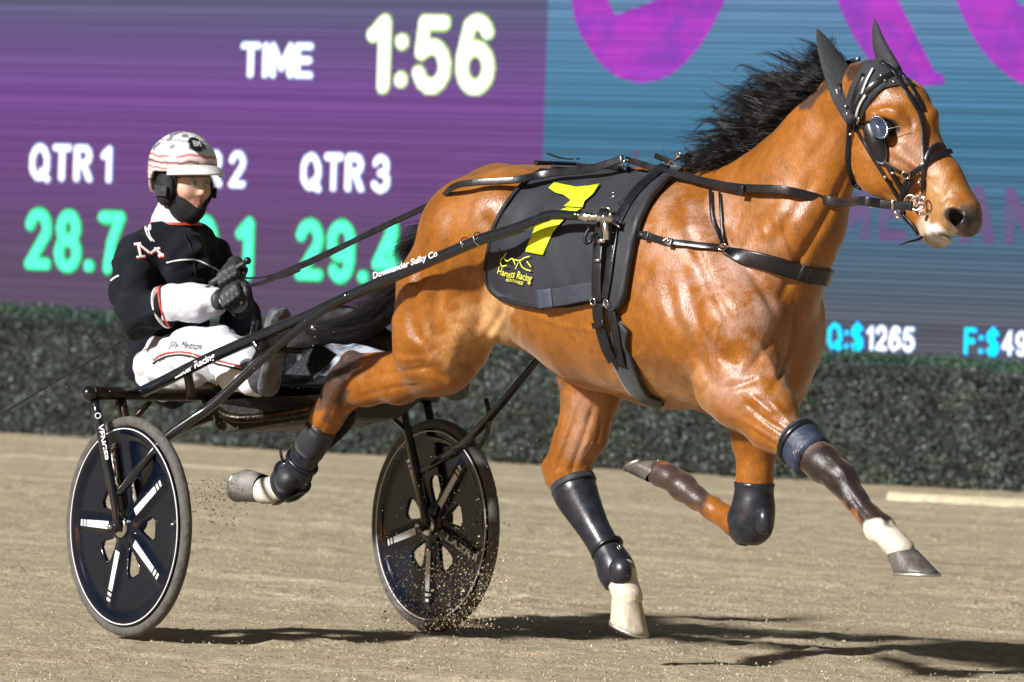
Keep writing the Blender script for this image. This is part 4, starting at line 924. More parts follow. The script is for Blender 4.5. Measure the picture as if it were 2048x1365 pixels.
bs('check_strap', [(1762, 128), (1788, 148), (1815, 190), (1838, 226), (1846, 262), (1848, 320), (1850, 392)], 9, .009)
bs('check_strap', [(1790, 130), (1812, 158), (1832, 196), (1846, 222)], 7, .007)
bs('noseband', [(1812, 352), (1840, 338), (1862, 318), (1898, 306)], 11, .010)
bs('noseband', [(1852, 330), (1858, 304), (1872, 292), (1896, 288)], 9, .012)
bs('cheek_strap', [(1762, 316), (1785, 335), (1806, 346)], 6, .008)
bs('bit_strap', [(1814, 356), (1806, 382), (1800, 412)], 9, .010)
bs('bit_strap', [(1826, 358), (1812, 380)], 8, .012); bs('chin_strap', [(1808, 418), (1806, 430), (1826, 446), (1838, 470)], 12, .006)
def bring(name, u, v, r, tr, off=.018, tilt=None): return ring_on(name, u, v, r, tr, bridle, off, tilt=tilt)
bring('bit_ring', 1838, 411, 15, 2.6); bring('bit_ring', 1857, 400, 9.5, 2.2, .024); bring('bit_ring', 1824, 404, 13, 2, .012); bring('bit_ring', 1792, 432, 10, 2.4, .014); bring('metal_ring', 1812, 348, 8, 1.6, .016)
for u, v in ((1697, 212), (1699, 226), (1703, 232)): make('metal_stud', *ball(on(u, v, .012), .0055), CHROME, bridle)
for u, v, a in ((1698, 265, 0), (1750, 308, 1), (1774, 352, 1), (1844, 360, 0), (1788, 345, 1)): make('buckle', *box(on(u, v, .016), hit(u, v)[1], HH_, Z, .004, .014, .007), CHROME, bridle)
make('metal_clip', *tube([on(1718, 236, .014), on(1726, 232, .018), on(1716, 246, .014)], .0035, 8, 8), CHROME, bridle)
for u, v in ((1762, 154), (1788, 168), (1770, 164)): make('metal_stud', *ball(on(u, v, .010), .005), CHROME, bridle)
make('metal_stud', *ball(on(1746, 266, .03), .004), CHROME, bridle); make('wire', *tube([on(1765, 262, .035), on(1790, 258, .05), on(1805, 247, .03)], .0011, 6, 12), CHROME, bridle)
# blinker: stiff leather cheek and polished cup standing off the face behind the eye
bp, bn = hit(1752, 262); 
def cup(name, c, nrm, up_, w, h, bulge, mat, th=.004):
    nrm = unit(nrm); up_ = unit(up_ - nrm * (up_ @ nrm)); sd_ = np.cross(nrm, up_); V = []; F = []; R_, S_ = 6, 20
    for side_ in (0, 1):
        for i in range(R_ + 1):
            for k in range(S_):
                a = 2 * math.pi * k / S_; r = i / R_; V.append(c + sd_ * w * r * math.cos(a) + up_ * h * r * math.sin(a) + nrm * (bulge * (1 - r * r) - side_ * th))
    M = (R_ + 1) * S_
    for side_ in (0, 1):
        for i in range(R_):
            for k in range(S_):
                a = side_ * M + i * S_ + k; b = side_ * M + i * S_ + (k + 1) % S_; q = (a, b, b + S_, a + S_); F.append(q if side_ else q[::-1])
    for k in range(S_): a = R_ * S_ + k; b = R_ * S_ + (k + 1) % S_; F.append((a, b, b + M, a + M))
    return make(name, V, F, mat, bridle)
POL = simple('polished_blinker_cup', (.10, .12, .19), .14, .6, var=.4, vs=40)
cup('blinker', on(1758, 290, .022), NH * 1.0 + HH_ * .25, ray(0, 0) * 0 + Z * 1 - HH_ * .45, .030, .070, .012, LEATHER)
cup('blinker_cup', on(1756, 241, .036), NH * 1.0 + HH_ * .1 + Z * .35, Z - HH_ * .8, .025, .043, .016, POL)
make('bit_shank', *tube([HP(1846, 474, .05), HP(1835, 480, .06), HP(1818, 484, .06), HP(1800, 490, .06)], [.004, .004, .003, .002], 8, 10), LEATHER, bridle)
make('bit_mouthpiece', *tube([HP(1838, 430, .07), HP(1850, 426, .05), HP(1862, 434, .03)], .005, 8, 8), CHROME, bridle)

# ------------------------------------------------------------------ leg boots
def legboot(label, pts, r0, parts, mat=RUBBERB, fs=.9):
    b = thing('leg_boot', label, 'leg boot', P(*pts[0][:3]), 'protective boots on the legs of the horse')
    return b
BG = 'protective boots on the legs of the horse'
def sleeve(name, pts, mat, parent, n=16, seg=20, rim=True):
    q = np.array([[*P(*p[:3]), p[3] * pxm(P(*p[:3]))] for p in pts]); V, F = tube(q[:, :3], q[:, 3], seg, n, flat=.9, side=N, cap=True); o = make(name, V, F, mat, parent)
    return o
def bandring(name, c, d, r, w, mat, parent, th=.003):
    """strap round a limb; c, d world centre and axis"""
    d = unit(d); return make(name, *tube([c - d * w / 2, c - d * w * .42, c + d * w * .42, c + d * w / 2], [r, r + th, r + th, r], 20, flat=.9, side=N), mat, parent)
b1 = thing('leg_boot', 'black buckled shin boot on the trailing hind leg with white sock', 'leg boot', P(610, 905, .15), BG)
sleeve('shell', [(650, 850, .15, 33), (632, 878, .15, 31), (612, 910, .15, 31), (597, 938, .15, 35), (580, 962, .15, 42), (566, 975, .15, 36)], RUBBERB, b1)
make('fetlock_cup', *ball(P(574, 962, .185), .048, sc=(1, .75, .9)), NEO, b1)
sleeve('top_flap', [(643, 858, .15, 34.5), (617, 902, .15, 33)], NEO, b1, 6)
for a, b_, r in (((604, 925), (600, 932), 37), ((585, 955), (581, 961), 44)): bandring('strap', P(*a, .15), P(*b_, .15) - P(*a, .15), r * .00155, .014, LEATHER, b1)
make('strap_end', *ribbon(spline([P(572, 935, .19), P(563, 915, .2), P(561, 898, .2)], 6), [N] * 6, .012, .003), LEATHER, b1)
make('buckle', *ring(P(566, 930, .2), N, .007, .0018, 4, 6), CHROME, b1)
make('loose_tab', *ribbon(spline([P(603, 985, .17), P(580, 995, .18), P(550, 1010, .18)], 6), [Z] * 6, .025, .004), LEATHER, b1)
make('open_flap', *ribbon(spline([P(706, 822, .10), P(700, 845, .10), P(668, 878, .11), P(640, 900, .12)], 12), [N] * 12, .034, .005), NEO, b1)
b2 = thing('leg_boot', 'long glossy black shin boot on the hind leg reaching under the belly', 'leg boot', P(1190, 1060, -.14), BG)
sleeve('shell', [(1146, 966, -.14, 46), (1151, 985, -.14, 48), (1168, 1020, -.14, 41), (1192, 1065, -.14, 33), (1215, 1105, -.14, 34), (1232, 1140, -.14, 41), (1242, 1165, -.14, 36)], RUBBERB, b2)
sleeve('top_rim', [(1144, 962, -.14, 49), (1148, 974, -.14, 50.5)], NEO, b2, 5)
make('fetlock_cup', *ball(P(1238, 1144, -.115), .050, sc=(1.0, .62, .95)), RUBBERB, b2)
bandring('strap', P(1214, 1098, -.14), P(1222, 1112, -.14) - P(1214, 1098, -.14), .055, .013, LEATHER, b2); make('buckle', *ring(P(1238, 1095, -.08), N, .008, .002, 4, 6), CHROME, b2)
b3 = thing('leg_boot', 'short strapped blue black wrap above the dark knee of the outstretched foreleg', 'leg boot', P(1610, 900, .17), BG)
sleeve('wrap', [(1588, 874, .17, 45), (1598, 884, .17, 48), (1612, 902, .17, 48), (1626, 916, .17, 47)], simple('blue_black_wrap', (.03, .04, .075), .5, var=.4, bs_=.3), b3, 8)
bandring('strap', P(1596, 884, .17), P(1606, 894, .17) - P(1596, 884, .17), .0755, .020, LEATHER, b3); make('buckle', *ring(P(1590, 905, .245), N, .008, .002, 4, 6), CHROME, b3)
b4 = thing('leg_boot', 'smooth black knee boot on the folded foreleg behind', 'leg boot', P(1500, 1030, -.16), BG)
sleeve('shell', [(1509, 966, -.16, 44), (1508, 985, -.16, 42), (1506, 1020, -.16, 48), (1498, 1052, -.16, 50), (1487, 1076, -.16, 32), (1484, 1090, -.16, 12)], RUBBERB, b4)
make('knee_cup', *ball(P(1526, 1043, -.115), .038, sc=(.85, .6, 1.1)), RUBBERB, b4)

# ------------------------------------------------------------------ sulky
sulky = thing('sulky', 'black two wheeled racing sulky with gloss disc wheels pulled by the horse', 'sulky', T(0, 0, 0))
def pipe(name, pts, r, mat=PAINT, n=None, parent=sulky, **k):
    q = np.array([P(*p[:3]) for p in pts]); rr = np.full(len(q), r) if np.isscalar(r) else np.array(r); return make(name, *tube(q, rr, 12, n or max(2, len(q) * 5), **k), mat, parent)
def wheel(c, phase, words):
    """axle along N; c: hub centre"""
    X = np.array([math.cos(R(54)), -math.sin(R(54)), 0]); N = np.array([-math.sin(R(54)), -math.cos(R(54)), 0]); RO = .352
    def W(r, th, y): return c + (X * math.cos(th) + Z * math.sin(th)) * r + N * y
    # five-spoked disc with shaped windows
    nr, nth = 44, 300; rs = np.linspace(.03, .318, nr); V = []; F = []
    def y(r, th):
        d = ((th - phase) / (2 * math.pi / 5) + .5) % 1 - .5; a = abs(d) * 2 * math.pi / 5 * r
        sp = 1 / (1 + math.exp((a - .021) / .0035)) * min(1, max(0, (.285 - r) / .03)); hub_ = 1 / (1 + math.exp((r - .062) / .006)); rim = 1 / (1 + math.exp(-(r - .285) / .004))
        return .006 + .016 * max(sp * (1 - .45 * r / .3), hub_, rim * .8)
    def hole(r, th):
        d = ((th - phase) / (2 * math.pi / 5)) % 1 - .5; u = (r - .118) / .045; w = .026 * (1.0 + .72 * u); a = d * 2 * math.pi / 5 * r
        return abs(u) ** 4 + abs(a / max(w, .004)) ** 4 < 1
    for sgn in (1, -1):
        for r in rs:
            for k in range(nth): th = 2 * math.pi * k / nth; V.append(W(r, th, sgn * y(r, th)))
    M = nr * nth; H_ = [[hole((rs[i] + rs[i + 1]) / 2, 2 * math.pi * (k + .5) / nth) for k in range(nth)] for i in range(nr - 1)]
    for s_ in (0, 1):
        for i in range(nr - 1):
            for k in range(nth):
                if H_[i][k]: continue
                a = s_ * M + i * nth + k; b = s_ * M + i * nth + (k + 1) % nth; q = (a, b, b + nth, a + nth); F.append(q if s_ else q[::-1])
    for i in range(nr - 1):
        for k in range(nth):
            if H_[i][k]: continue
            for (di, dk, e) in ((0, -1, ((0, 0), (1, 0))), (0, 1, ((0, 1), (1, 1))), (-1, 0, ((0, 0), (0, 1))), (1, 0, ((1, 0), (1, 1)))):
                ii_ = i + di; kk_ = (k + dk) % nth
                if 0 <= ii_ < nr - 1 and H_[ii_][kk_]:
                    a, b = [(i + x) * nth + (k + z_) % nth for x, z_ in e]; F.append((a, b, b + M, a + M))
    wo = make('wheel', V, F, DISC, sulky)
    V = []; F = []
    prof = [(.318, .012), (.326, .017), (.338, .0185), (.347, .013), (RO, .0), (.347, -.013), (.338, -.0185), (.326, -.017), (.318, -.012)]; nt_ = 120
    for k in range(nt_):
        th = 2 * math.pi * k / nt_
        for r, yy in prof: V.append(W(r, th, yy))
    n = len(prof)
    for k in range(nt_):
        for j in range(n): a = k * n + j; b = k * n + (j + 1) % n; c2 = ((k + 1) % nt_) * n; F.append((a, b, c2 + (j + 1) % n, c2 + j))
    make('tyre', V, F, TYRE, wo)
    V = []; F = []
    for k in range(nt_):
        th = 2 * math.pi * k / nt_
        for r, yy in ((.310, .0195), (.3132, .0195), (.3132, .017), (.310, .017)): V.append(W(r, th, yy + .0012))
    for k in range(nt_):
        for j in range(4): a = k * 4 + j; b = k * 4 + (j + 1) % 4; c2 = ((k + 1) % nt_) * 4; F.append((a, b, c2 + (j + 1) % 4, c2 + j))
    make('rim_stripe', V, F, WHITE, wo)
    for i in range(5):
        th0 = phase + i * 2 * math.pi / 5
        def SP(r, a, e=.0016): return W(r, th0 + a / r, y(r, th0) + e)
        if i == words:
            V0, F0 = text2d('LAZR', .03, .15, 1, 3); lo = V0.min(0); hi = V0.max(0)
            make('printed_words', [SP(.100 + .15 * (x - lo[0]) / (hi[0] - lo[0]), -.010 + .022 * (yy - lo[1]) / (hi[1] - lo[1]), .003) for x, yy in V0], F0, WHITE, wo, smooth=False)
            segs = [(.258, .264), (.268, .274)]
        else: segs = [(.085, .218), (.226, .236), (.244, .254)]
        for r0, r1 in segs:
            V = []; F = []
            for j in range(9):
                r = r0 + (r1 - r0) * j / 8; w = .0125 - .006 * (r - .085) / .17 * .4
                V += [SP(r, -w), SP(r, w)]
            for j in range(8): F.append((2 * j, 2 * j + 1, 2 * j + 3, 2 * j + 2))
            make('white_sticker', V, F, WHITE, wo, smooth=False)
    for sg in (1,):
        make('hub', *tube([W(0, 0, .02), W(0, 0, .036), W(0, 0, .038)], [.036, .034, .026], 24), CHROME, wo); make('axle_cap', *tube([W(0, 0, .03), W(0, 0, .06), W(0, 0, .064)], [.018, .018, .012], 18), LEATHER, wo); make('axle_bolt', *tube([W(0, 0, .06), W(0, 0, .076)], .009, 6), CHROME, wo)
    make('valve', *tube([W(.265, phase - .55, .02), W(.295, phase - .55, .022)], .004, 8), CHROME, wo)
    return wo
FARHUB = NEARHUB - N * TW; fu, fv = 870, 1058; FH = P(fu, fv, -TW / 2); NHB = P(257, 1056, TW / 2)
FH[2] = NHB[2] = .349
wheel(NHB, R(36), 1); wheel(FH, R(52), 4)
K = TW / 2
def WP(base, s, z, t=0): return base + N * s + Z * z + H * t
# forks either side of each wheel
def fork(hub_, ztop, lean):
    for s_, nm in ((.055, 'fork_leg'), (-.055, 'fork_leg')):
        top = hub_ + N * s_ + Z * ztop + H * lean; make(nm, *tube([hub_ + N * s_ - Z * .02 + H * .0, hub_ + N * s_ + Z * .06, top], [.006, .0145, .0155], 12, 14), PAINT if s_ > 0 else RUSTY, sulky)
    make('fork_crown', *tube([hub_ + N * .07 + Z * (ztop + .005) + H * lean, hub_ - N * .1 + Z * (ztop + .005) + H * lean], .021, 12, 4), RUSTY, sulky)
fork(NHB, .415, -.13); fork(FH, .415, -.13)
for w_, (q0, q1) in (('VENGER', ((196, 850), (207, 924))),): decal_text('printed_words', w_, q0, q1, 11, WHITE, sulky, fn=lambda u, v: P(u, v, TW / 2 + .055) - ray(u, v) * .020, bold=.02)
make('printed_logo', *ring(P(196, 832, TW / 2 + .055) - ray(196, 832) * .020, -ray(196, 832), .0085, .0018), WHITE, sulky)
cz = .349 + .418
def C_(s, t=-.13, z=0): return NHB * 0 + O + N * s + H * t + Z * (cz + z)
tt = (NHB - O) @ H - .13
make('axle_arch', *tube([O + N * (K + .07) + H * tt + Z * cz, O - N * (K + .09) + H * tt + Z * cz], .021, 14, 12), RUSTY, sulky)
make('end_cap', *ball(O + N * (K + .072) + H * tt + Z * cz, .026), PAINT, sulky)
make('arch_bracket', *ring(P(238, 806, K - .05), N, .012, .004), RUSTY, sulky)
make('arch_brace', *tube([P(300, 803, .45), P(262, 845, .50)], .010, 10), RUSTY, sulky)
pipe('arch_brace', [(755, 808, -.45), (815, 862, -.6)], .009)
# shafts
SH = [(272, 790, .52), (330, 762, .50), (430, 712, .47), (620, 630, .42), (700, 592, .40), (820, 540, .38), (960, 480, .36), (1030, 458, .35), (1085, 436, .345), (1110, 430, .34), (1160, 432, .34)]
pipe('shaft', SH, [.019, .0195, .0195, .019, .018, .018, .018, .018, .018, .016, .014], n=60)
def shaft_pt(u, v, lift=.0215):
    us = [a[0] for a in SH]; s = np.interp(u, us, [a[2] for a in SH]); p = P(u, v, s); return p
decal_text('printed_words', 'Laker Racing', (350, 757), (432, 716), 13, WHITE, sulky, fn=lambda u, v: P(u, v, np.interp(u, [300, 700], [.505, .405])) - ray(u, v) * .024, bold=.02, shear=.35)
decal_text('printed_words', 'Downunder Sulky Co', (746, 558), (876, 512), 12, WHITE, sulky, fn=lambda u, v: P(u, v, np.interp(u, [700, 960], [.40, .36])) - ray(u, v) * .023, bold=.02, shear=.35)
pipe('stay', [(238, 988, K + .055), (280, 935, K + .05), (330, 878, K), (385, 838, .60), (430, 806, .56), (540, 705, .47), (640, 625, .43), (700, 590, .405)], [.012, .014, .016, .016, .015, .014, .014, .014], n=50)
pipe('stay_bracket', [(330, 882, K), (368, 858, .52), (420, 836, .3)], .012, RUSTY)
pipe('upright', [(374, 738, .48), (379, 768, .47), (384, 796, .46)], [.017, .015, .019], RUSTY)
def mir(pts): return unloc(np.array([[l[0], -l[1], l[2]] for l in (loc(P(*p[:3])) for p in pts)]))
make('shaft', *tube(mir(SH), [.019, .0195, .0195, .019, .018, .018, .018, .018, .018, .016, .014], 12, 60), PAINT, sulky)
pipe('stay', [(832, 948, -K - .0), (880, 920, -K + .01), (935, 880, -.60), (975, 840, -.57), (1030, 775, -.53), (1080, 715, -.49), (1150, 640, -.44), (1230, 560, -.40)], [.012, .014, .016, .016, .014, .013, .013, .013], n=40)
pipe('stay_hook', [(972, 798, -.565), (978, 830, -.565), (975, 868, -.565), (960, 893, -.565), (957, 900, -.565)], .009, n=16)
pipe('stay_bracket', [(905, 905, -.6), (935, 893, -.62), (942, 905, -.63)], .010, n=10)
# tip couplings
def tip(f_): 
    a = [(1150, 432, .34), (1165, 433, .34), (1168, 433, .34), (1176, 434, .34), (1178, 434, .34), (1225, 438, .34)]; r = [.013, .013, .016, .016, .011, .012]
    pts = np.array([P(*x) for x in a]) if f_ else mir(a); make('shaft_tip', *tube(pts, r, 14, cap=True), CHROME, sulky)
    for u in (1184, 1198, 1212): 
        c = P(u, 434 + (u - 1184) * .08, .34) if f_ else mir([(u, 434, .34)])[0]; make('tip_collar', *tube([c - H * .004, c + H * .004], .0155, 14), CHROME, sulky)
tip(True); tip(False)
make('quick_hitch', *box(P(1210, 460, .345), N, H, unit(Z + H * -.15), .012, .026, .062), CHROME, sulky); make('quick_hitch', *box(P(1201, 482, .345), N, H, Z, .014, .04, .012), CHROME, sulky)
make('hitch_pin', *tube([P(1221, 425, .345), P(1221, 436, .345)], .005, 8), CHROME, sulky)
make('safety_cord', *tube([P(1180, 455, .35), P(1170, 475, .36), P(1172, 487, .36), P(1182, 482, .35), P(1186, 465, .35)], .0055, 8, 16), LEATHER, sulky)
make('shaft_band', *tube([P(938, 488, .365), P(955, 482, .362)], .0225, 14), CHROME, sulky) if False else None
for u, v in ((932, 488), (957, 478)): c = P(u, v, .362); d_ = unit(P(980, 472, .36) - P(920, 494, .365)); make('shaft_clip', *ring(c, d_, .0205, .0022), CHROME, sulky)
# seat, dust guard and stirrups
def slab(name, px, s0, s1, mat, parent=sulky):
    """solid panel: outline in the picture taken at the near side s0, running across to s1"""
    A = np.array([P(u, v, s0) for u, v in px]); B = A + N * (s1 - s0); n = len(px); return make(name, np.vstack([A, B]), [tuple(range(n)), tuple(n + i for i in range(n))[::-1]] + [(i, i + n, (i + 1) % n + n, (i + 1) % n) for i in range(n)], mat, parent, smooth=False)
PAD = simple('black_seat_vinyl', (.008, .008, .008), .45, var=.5, dust=((.06, .05, .035), .62))
V, F = box(T(tt - .02, 0, cz + .035), H, N, Z, .30, .42, .07, .4); make('seat', V, F, PAD, sulky)
V, F = box(T(tt - .15, 0, cz + .055), H, N, Z, .05, .34, .10, .4); make('seat_back_lip', V, F, PAD, sulky)
GD = simple('dirty_dust_guard', (.016, .014, .012), .5, var=.5, dust=((.07, .055, .04), .56), bs_=.3)
g0 = [T(tt + .0, .26, cz - .02), T(tt + .0, -.30, cz - .02), T(tt + .55, -.22, cz + .02), T(tt + .40, .06, cz + .02), T(tt + .05, .22, cz - .12), T(tt + .1, -.26, cz - .11), T(tt + .45, -.2, cz - .05), T(tt + .32, .04, cz - .06)]
make('dust_guard', g0, [(0, 3, 2, 1), (4, 5, 6, 7), (0, 4, 7, 3), (1, 2, 6, 5), (3, 7, 6, 2), (0, 1, 5, 4)], GD, sulky, smooth=False)
for q_, e_ in ((.22, .0), (-.24, -.06)): make('under_rail', *tube([T(tt, q_, cz - .03), T(tt + .12, q_, cz - .07), T(tt + .26, q_ * .55 + e_ * .5, cz - .05), T(tt + .46, q_ * .2 + e_, cz + .0)], .015, 10, 20), RUSTY, sulky)
for (a, b_) in (((.05, .3), (.05, -.3)),): make('cross_tube', *tube([T(tt + a[0], a[1], cz - .05), T(tt + b_[0], b_[1], cz - .05)], .015, 10), RUSTY, sulky)

# ------------------------------------------------------------------ driver
DB = T(tt - .05, 0, cz + .06)
driver = thing('person', 'driver in black and white race clothes and white helmet seated on the sulky', 'person', DB)
ya_ = R(40); fw = np.array([math.sin(ya_), -math.cos(ya_), -.06]); fw = unit(fw); sd2 = unit(np.cross(fw, Z)); upv = np.cross(sd2, fw)
HC = P(369, 350, 0)                                   # middle of the skull
def HW(x, y, z): return HC + fw * x + sd2 * y + upv * z
TOR = [((352, 745, 0, 62), (335, 660, 0, 70), .05), ((335, 660, 0, 66), (350, 545, 0, 68), .05), ((352, 540, .05, 66), (350, 520, -.05, 66), .05),
       ((352, 485, .02, 42), (356, 452, 0, 34), .05), ((278, 508, .17, 42), (418, 514, -.16, 38), .045), ((306, 480, .09, 31), (395, 486, -.09, 29), .045), ((300, 715, .06, 52), (335, 640, .05, 58), .05)]
ARMN = [((272, 512, .18, 39), (266, 580, .24, 35), .03), ((266, 580, .24, 35), (278, 632, .265, 35), .03), ((276, 632, .27, 37), (322, 617, .232, 33), .02)]
FOREN = [((350, 610, .205, 37), (385, 606, .17, 33), .02), ((385, 606, .17, 31), (428, 602, .13, 24), .02)]
ARMF = [((420, 520, -.17, 35), (462, 585, -.22, 30), .03), ((462, 585, -.22, 30), (482, 645, -.24, 31), .03), ((486, 648, -.25, 33), (470, 600, -.08, 24), .03)]
LEGN = [((330, 740, .10, 60), (395, 715, .20, 52), .04), ((395, 715, .20, 52), (442, 706, .27, 43), .04), ((442, 710, .27, 44), (480, 735, .31, 40), .04), ((480, 735, .31, 38), (512, 762, .345, 30), .03)]
LEGF = [((410, 745, -.10, 58), (520, 735, -.19, 50), .04), ((520, 735, -.19, 50), (610, 722, -.26, 46), .04), ((610, 722, -.26, 46), (720, 735, -.33, 38), .04), ((720, 735, -.33, 38), (880, 758, -.42, 28), .03)]
def fill(fd, lst, inf=0.0, kk=None):
    for a, b, k in lst:
        pa, pb = P(*a[:3]), P(*b[:3]); fd.cap(loc(pa), loc(pb), a[3] * pxm(pa) + inf, b[3] * pxm(pb) + inf, kk or k)
def wrinkle(V, Nf, amp, seed, sc=1.0):
    a = V @ H * 11 * sc; b = V[:, 2] * 17 * sc; c = V @ N * 13 * sc
    return V + Nf * (amp * ((vnoise(a + c + 60, b - c * .6 + 80, seed) - .5) * 1.4 + (vnoise(a * 2.3 + b * .9 + 70, b * 1.5 - a + c + 120, seed + 1) - .5)))[:, None]
def vnormals(V, F):
    n = np.cross(V[F[:, 2]] - V[F[:, 0]], V[F[:, 3]] - V[F[:, 1]]); o = np.stack([sum(np.bincount(F[:, j], n[:, c], len(V)) for j in range(4)) for c in range(3)], 1)
    return o / (np.linalg.norm(o, axis=1)[:, None] + 1e-12)
def tree_of(V, F): return BVHTree.FromPolygons([tuple(v) for v in V], [tuple(int(i) for i in q) for q in F])
# body: one continuous figure
g = Field((-.95, -.52, .62), (.75, .42, 1.75), .0048)
for L_ in (TOR, ARMN, FOREN, ARMF, LEGN, LEGF): fill(g, L_, -.017)
FZ = -.022
def HFc(x, y, z): return HW(x, y, z + FZ)
def hc(a, b, ra, rb, k=.015, fs=1.0, op='+', ax='y', fd=None):
    v = {'y': sd2, 'x': fw, 'z': upv}[ax]; (fd or g).cap(loc(HFc(*a)), loc(HFc(*b)), ra, rb, k, fs, (v @ H, v @ N, v[2]), op)
hc((-.02, 0, .03), (.005, 0, .03), .088, .086, .02, .9); hc((.035, 0, -.03), (.03, 0, -.05), .062, .056, .02, .95)
hc((.03, .022, -.06), (.062, .008, -.092), .032, .020, .02); hc((.03, -.022, -.06), (.062, -.008, -.092), .032, .020, .02); hc((.066, 0, -.095), (.068, 0, -.09), .016, .016, .015)
hc((.055, .036, -.022), (.062, .034, -.026), .026, .024, .015); hc((.055, -.036, -.022), (.062, -.034, -.026), .026, .024, .015)
hc((.086, 0, .010), (.104, 0, -.026), .0075, .0095, .012); hc((.100, 0, -.030), (.098, 0, -.030), .0125, .0125, .006); hc((.090, .011, -.033), (.092, -.011, -.033), .008, .008, .006)
hc((.080, .034, .016), (.086, .012, .016), .010, .010, .012); hc((.080, -.034, .016), (.086, -.012, .016), .010, .010, .012)
hc((.094, .029, -.001), (.094, .029, -.001), .013, .013, .012, op='-'); hc((.094, -.029, -.001), (.094, -.029, -.001), .013, .013, .012, op='-')
hc((.083, .019, -.056), (.090, 0, -.053), .004, .0062, .005); hc((.083, -.019, -.056), (.090, 0, -.053), .004, .0062, .005)
hc((.082, .016, -.062), (.088, 0, -.065), .0045, .0070, .005); hc((.082, -.016, -.062), (.088, 0, -.065), .0045, .0070, .005); hc((.088, .019, -.0585), (.098, 0, -.0585), .0016, .0016, .003, op='-'); hc((.088, -.019, -.0585), (.098, 0, -.0585), .0016, .0016, .003, op='-')
hc((-.02, 0, -.06), (-.05, 0, -.16), .055, .058, .03)
for sg in (1, -1): hc((0, .082 * sg, .0), (-.01, .086 * sg, -.03), .014, .010, .01)
BV, BF = g.mesh(unloc, 1)
bc = np.tile(np.array((.62, .36, .26)), (len(BV), 1))
lp = np.stack([(BV - HC) @ fw, (BV - HC) @ sd2, (BV - HC) @ upv - FZ], 1)
wl = np.clip(1.4 - np.hypot(lp[:, 1] / .019, (lp[:, 2] + .059) / .0095), 0, 1) * (lp[:, 0] > .07); bc = bc * (1 - wl[:, None]) + np.array((.42, .12, .11)) * wl[:, None]
for sg in (1, -1):
    wb = np.clip(1.3 - np.hypot((lp[:, 1] - .029 * sg) / .019, (lp[:, 2] - .017 - .1 * (.02 - abs(lp[:, 1] - .02 * sg))) / .0045), 0, 1) * (lp[:, 0] > .06) * .8; bc = bc * (1 - wb[:, None]) + np.array((.04, .02, .015)) * wb[:, None]
    wc = np.clip(1 - np.hypot((lp[:, 1] - .036 * sg) / .02, (lp[:, 2] + .025) / .018), 0, 1) * .35; bc = bc * (1 - wc[:, None]) + np.array((.68, .26, .20)) * wc[:, None]
    we = np.clip(1.2 - np.hypot((lp[:, 1] - .029 * sg) / .017, (lp[:, 2] + .001) / .010), 0, 1) * (lp[:, 0] > .05) * .85; bc = bc * (1 - we[:, None]) + np.array((.22, .10, .07)) * we[:, None]  # shade of the eye sockets painted into the skin colour
SKM, t_, b_, new_, lk_ = nt('face_skin'); a_ = new_('ShaderNodeVertexColor'); a_.layer_name = 'Col'; lk_(a_.outputs[0], b_.inputs['Base Color']); b_.inputs['Roughness'].default_value = .5
b_.inputs['Subsurface Weight'].default_value = .08; b_.inputs['Subsurface Radius'].default_value = (.01, .004, .002)
make('body', BV, BF, SKM, driver, col=bc)
EW = simple('eye_white', (.6, .58, .56), .2, var=.05); IR = simple('eye_iris', (.03, .02, .015), .1, var=.1)
for sg in (1, -1):
    e = make('eye', *ball(HFc(.0835, .0288 * sg, -.001), .0108, (fw, sd2, upv)), EW, driver); make('iris', *ball(HFc(.0905, .0285 * sg, -.001), .0052, (fw, sd2, upv)), IR, e)
    make('eyelid', *tube([HFc(.0885, .0288 * sg - .0115, .000), HFc(.0955, .0288 * sg, .0050), HFc(.0885, .0288 * sg + .0115, .000)], .0022, 6, 8), SKM, e) if False else None
    make('eyelash', *tube([HFc(.0885, .0288 * sg - .0115, .001), HFc(.0960, .0288 * sg, .0052), HFc(.0885, .0288 * sg + .0115, .001)], .0014, 6, 8), KNIT, e)
# clothes
j = Field((-.95, -.45, .70), (.25, .42, 1.50), .0065)
for L_ in (TOR, ARMN, ARMF): fill(j, L_, .006)
j.cap(loc(HW(-.035, 0, -.118)), loc(HW(-.025, 0, -.05)), .052, .058, .004, op='-')
JV, JF = j.mesh(unloc, 2); JV = wrinkle(JV, vnormals(JV, JF), .020, 31)
jacket = make('jacket', JV, JF, BLACKCLOTH, driver); JT = tree_of(JV, JF)
s_ = Field((-.8, .0, 1.0), (.1, .40, 1.35), .005); fill(s_, FOREN, .010)
V, F = s_.mesh(unloc, 1); V = wrinkle(V, vnormals(V, F), .010, 41, 1.3); sleeve_o = make('white_sleeve', V, F, WHITECLOTH, driver); ST = tree_of(V, F)
def cuff(p0, p1, r, mat, nm): c0, c1 = P(*p0), P(*p1); d = unit(c1 - c0); q = make(nm, *tube([c0, c0 + d * .002, c1 - d * .002, c1], [r - .002, r, r, r - .002], 24), mat, driver); return q
cuff((329, 614, .227), (333, 613, .223), .0715, ORANGE, 'red_piping'); cuff((325, 616, .23), (328, 615, .228), .071, WHITE, 'white_piping')
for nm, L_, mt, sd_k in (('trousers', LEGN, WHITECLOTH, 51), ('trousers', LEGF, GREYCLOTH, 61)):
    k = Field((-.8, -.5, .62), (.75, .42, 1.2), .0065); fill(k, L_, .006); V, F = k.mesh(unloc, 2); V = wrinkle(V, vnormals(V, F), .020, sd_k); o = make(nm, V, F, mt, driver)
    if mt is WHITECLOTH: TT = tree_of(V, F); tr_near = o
    else: o['label'] = 'greyer far trouser leg'
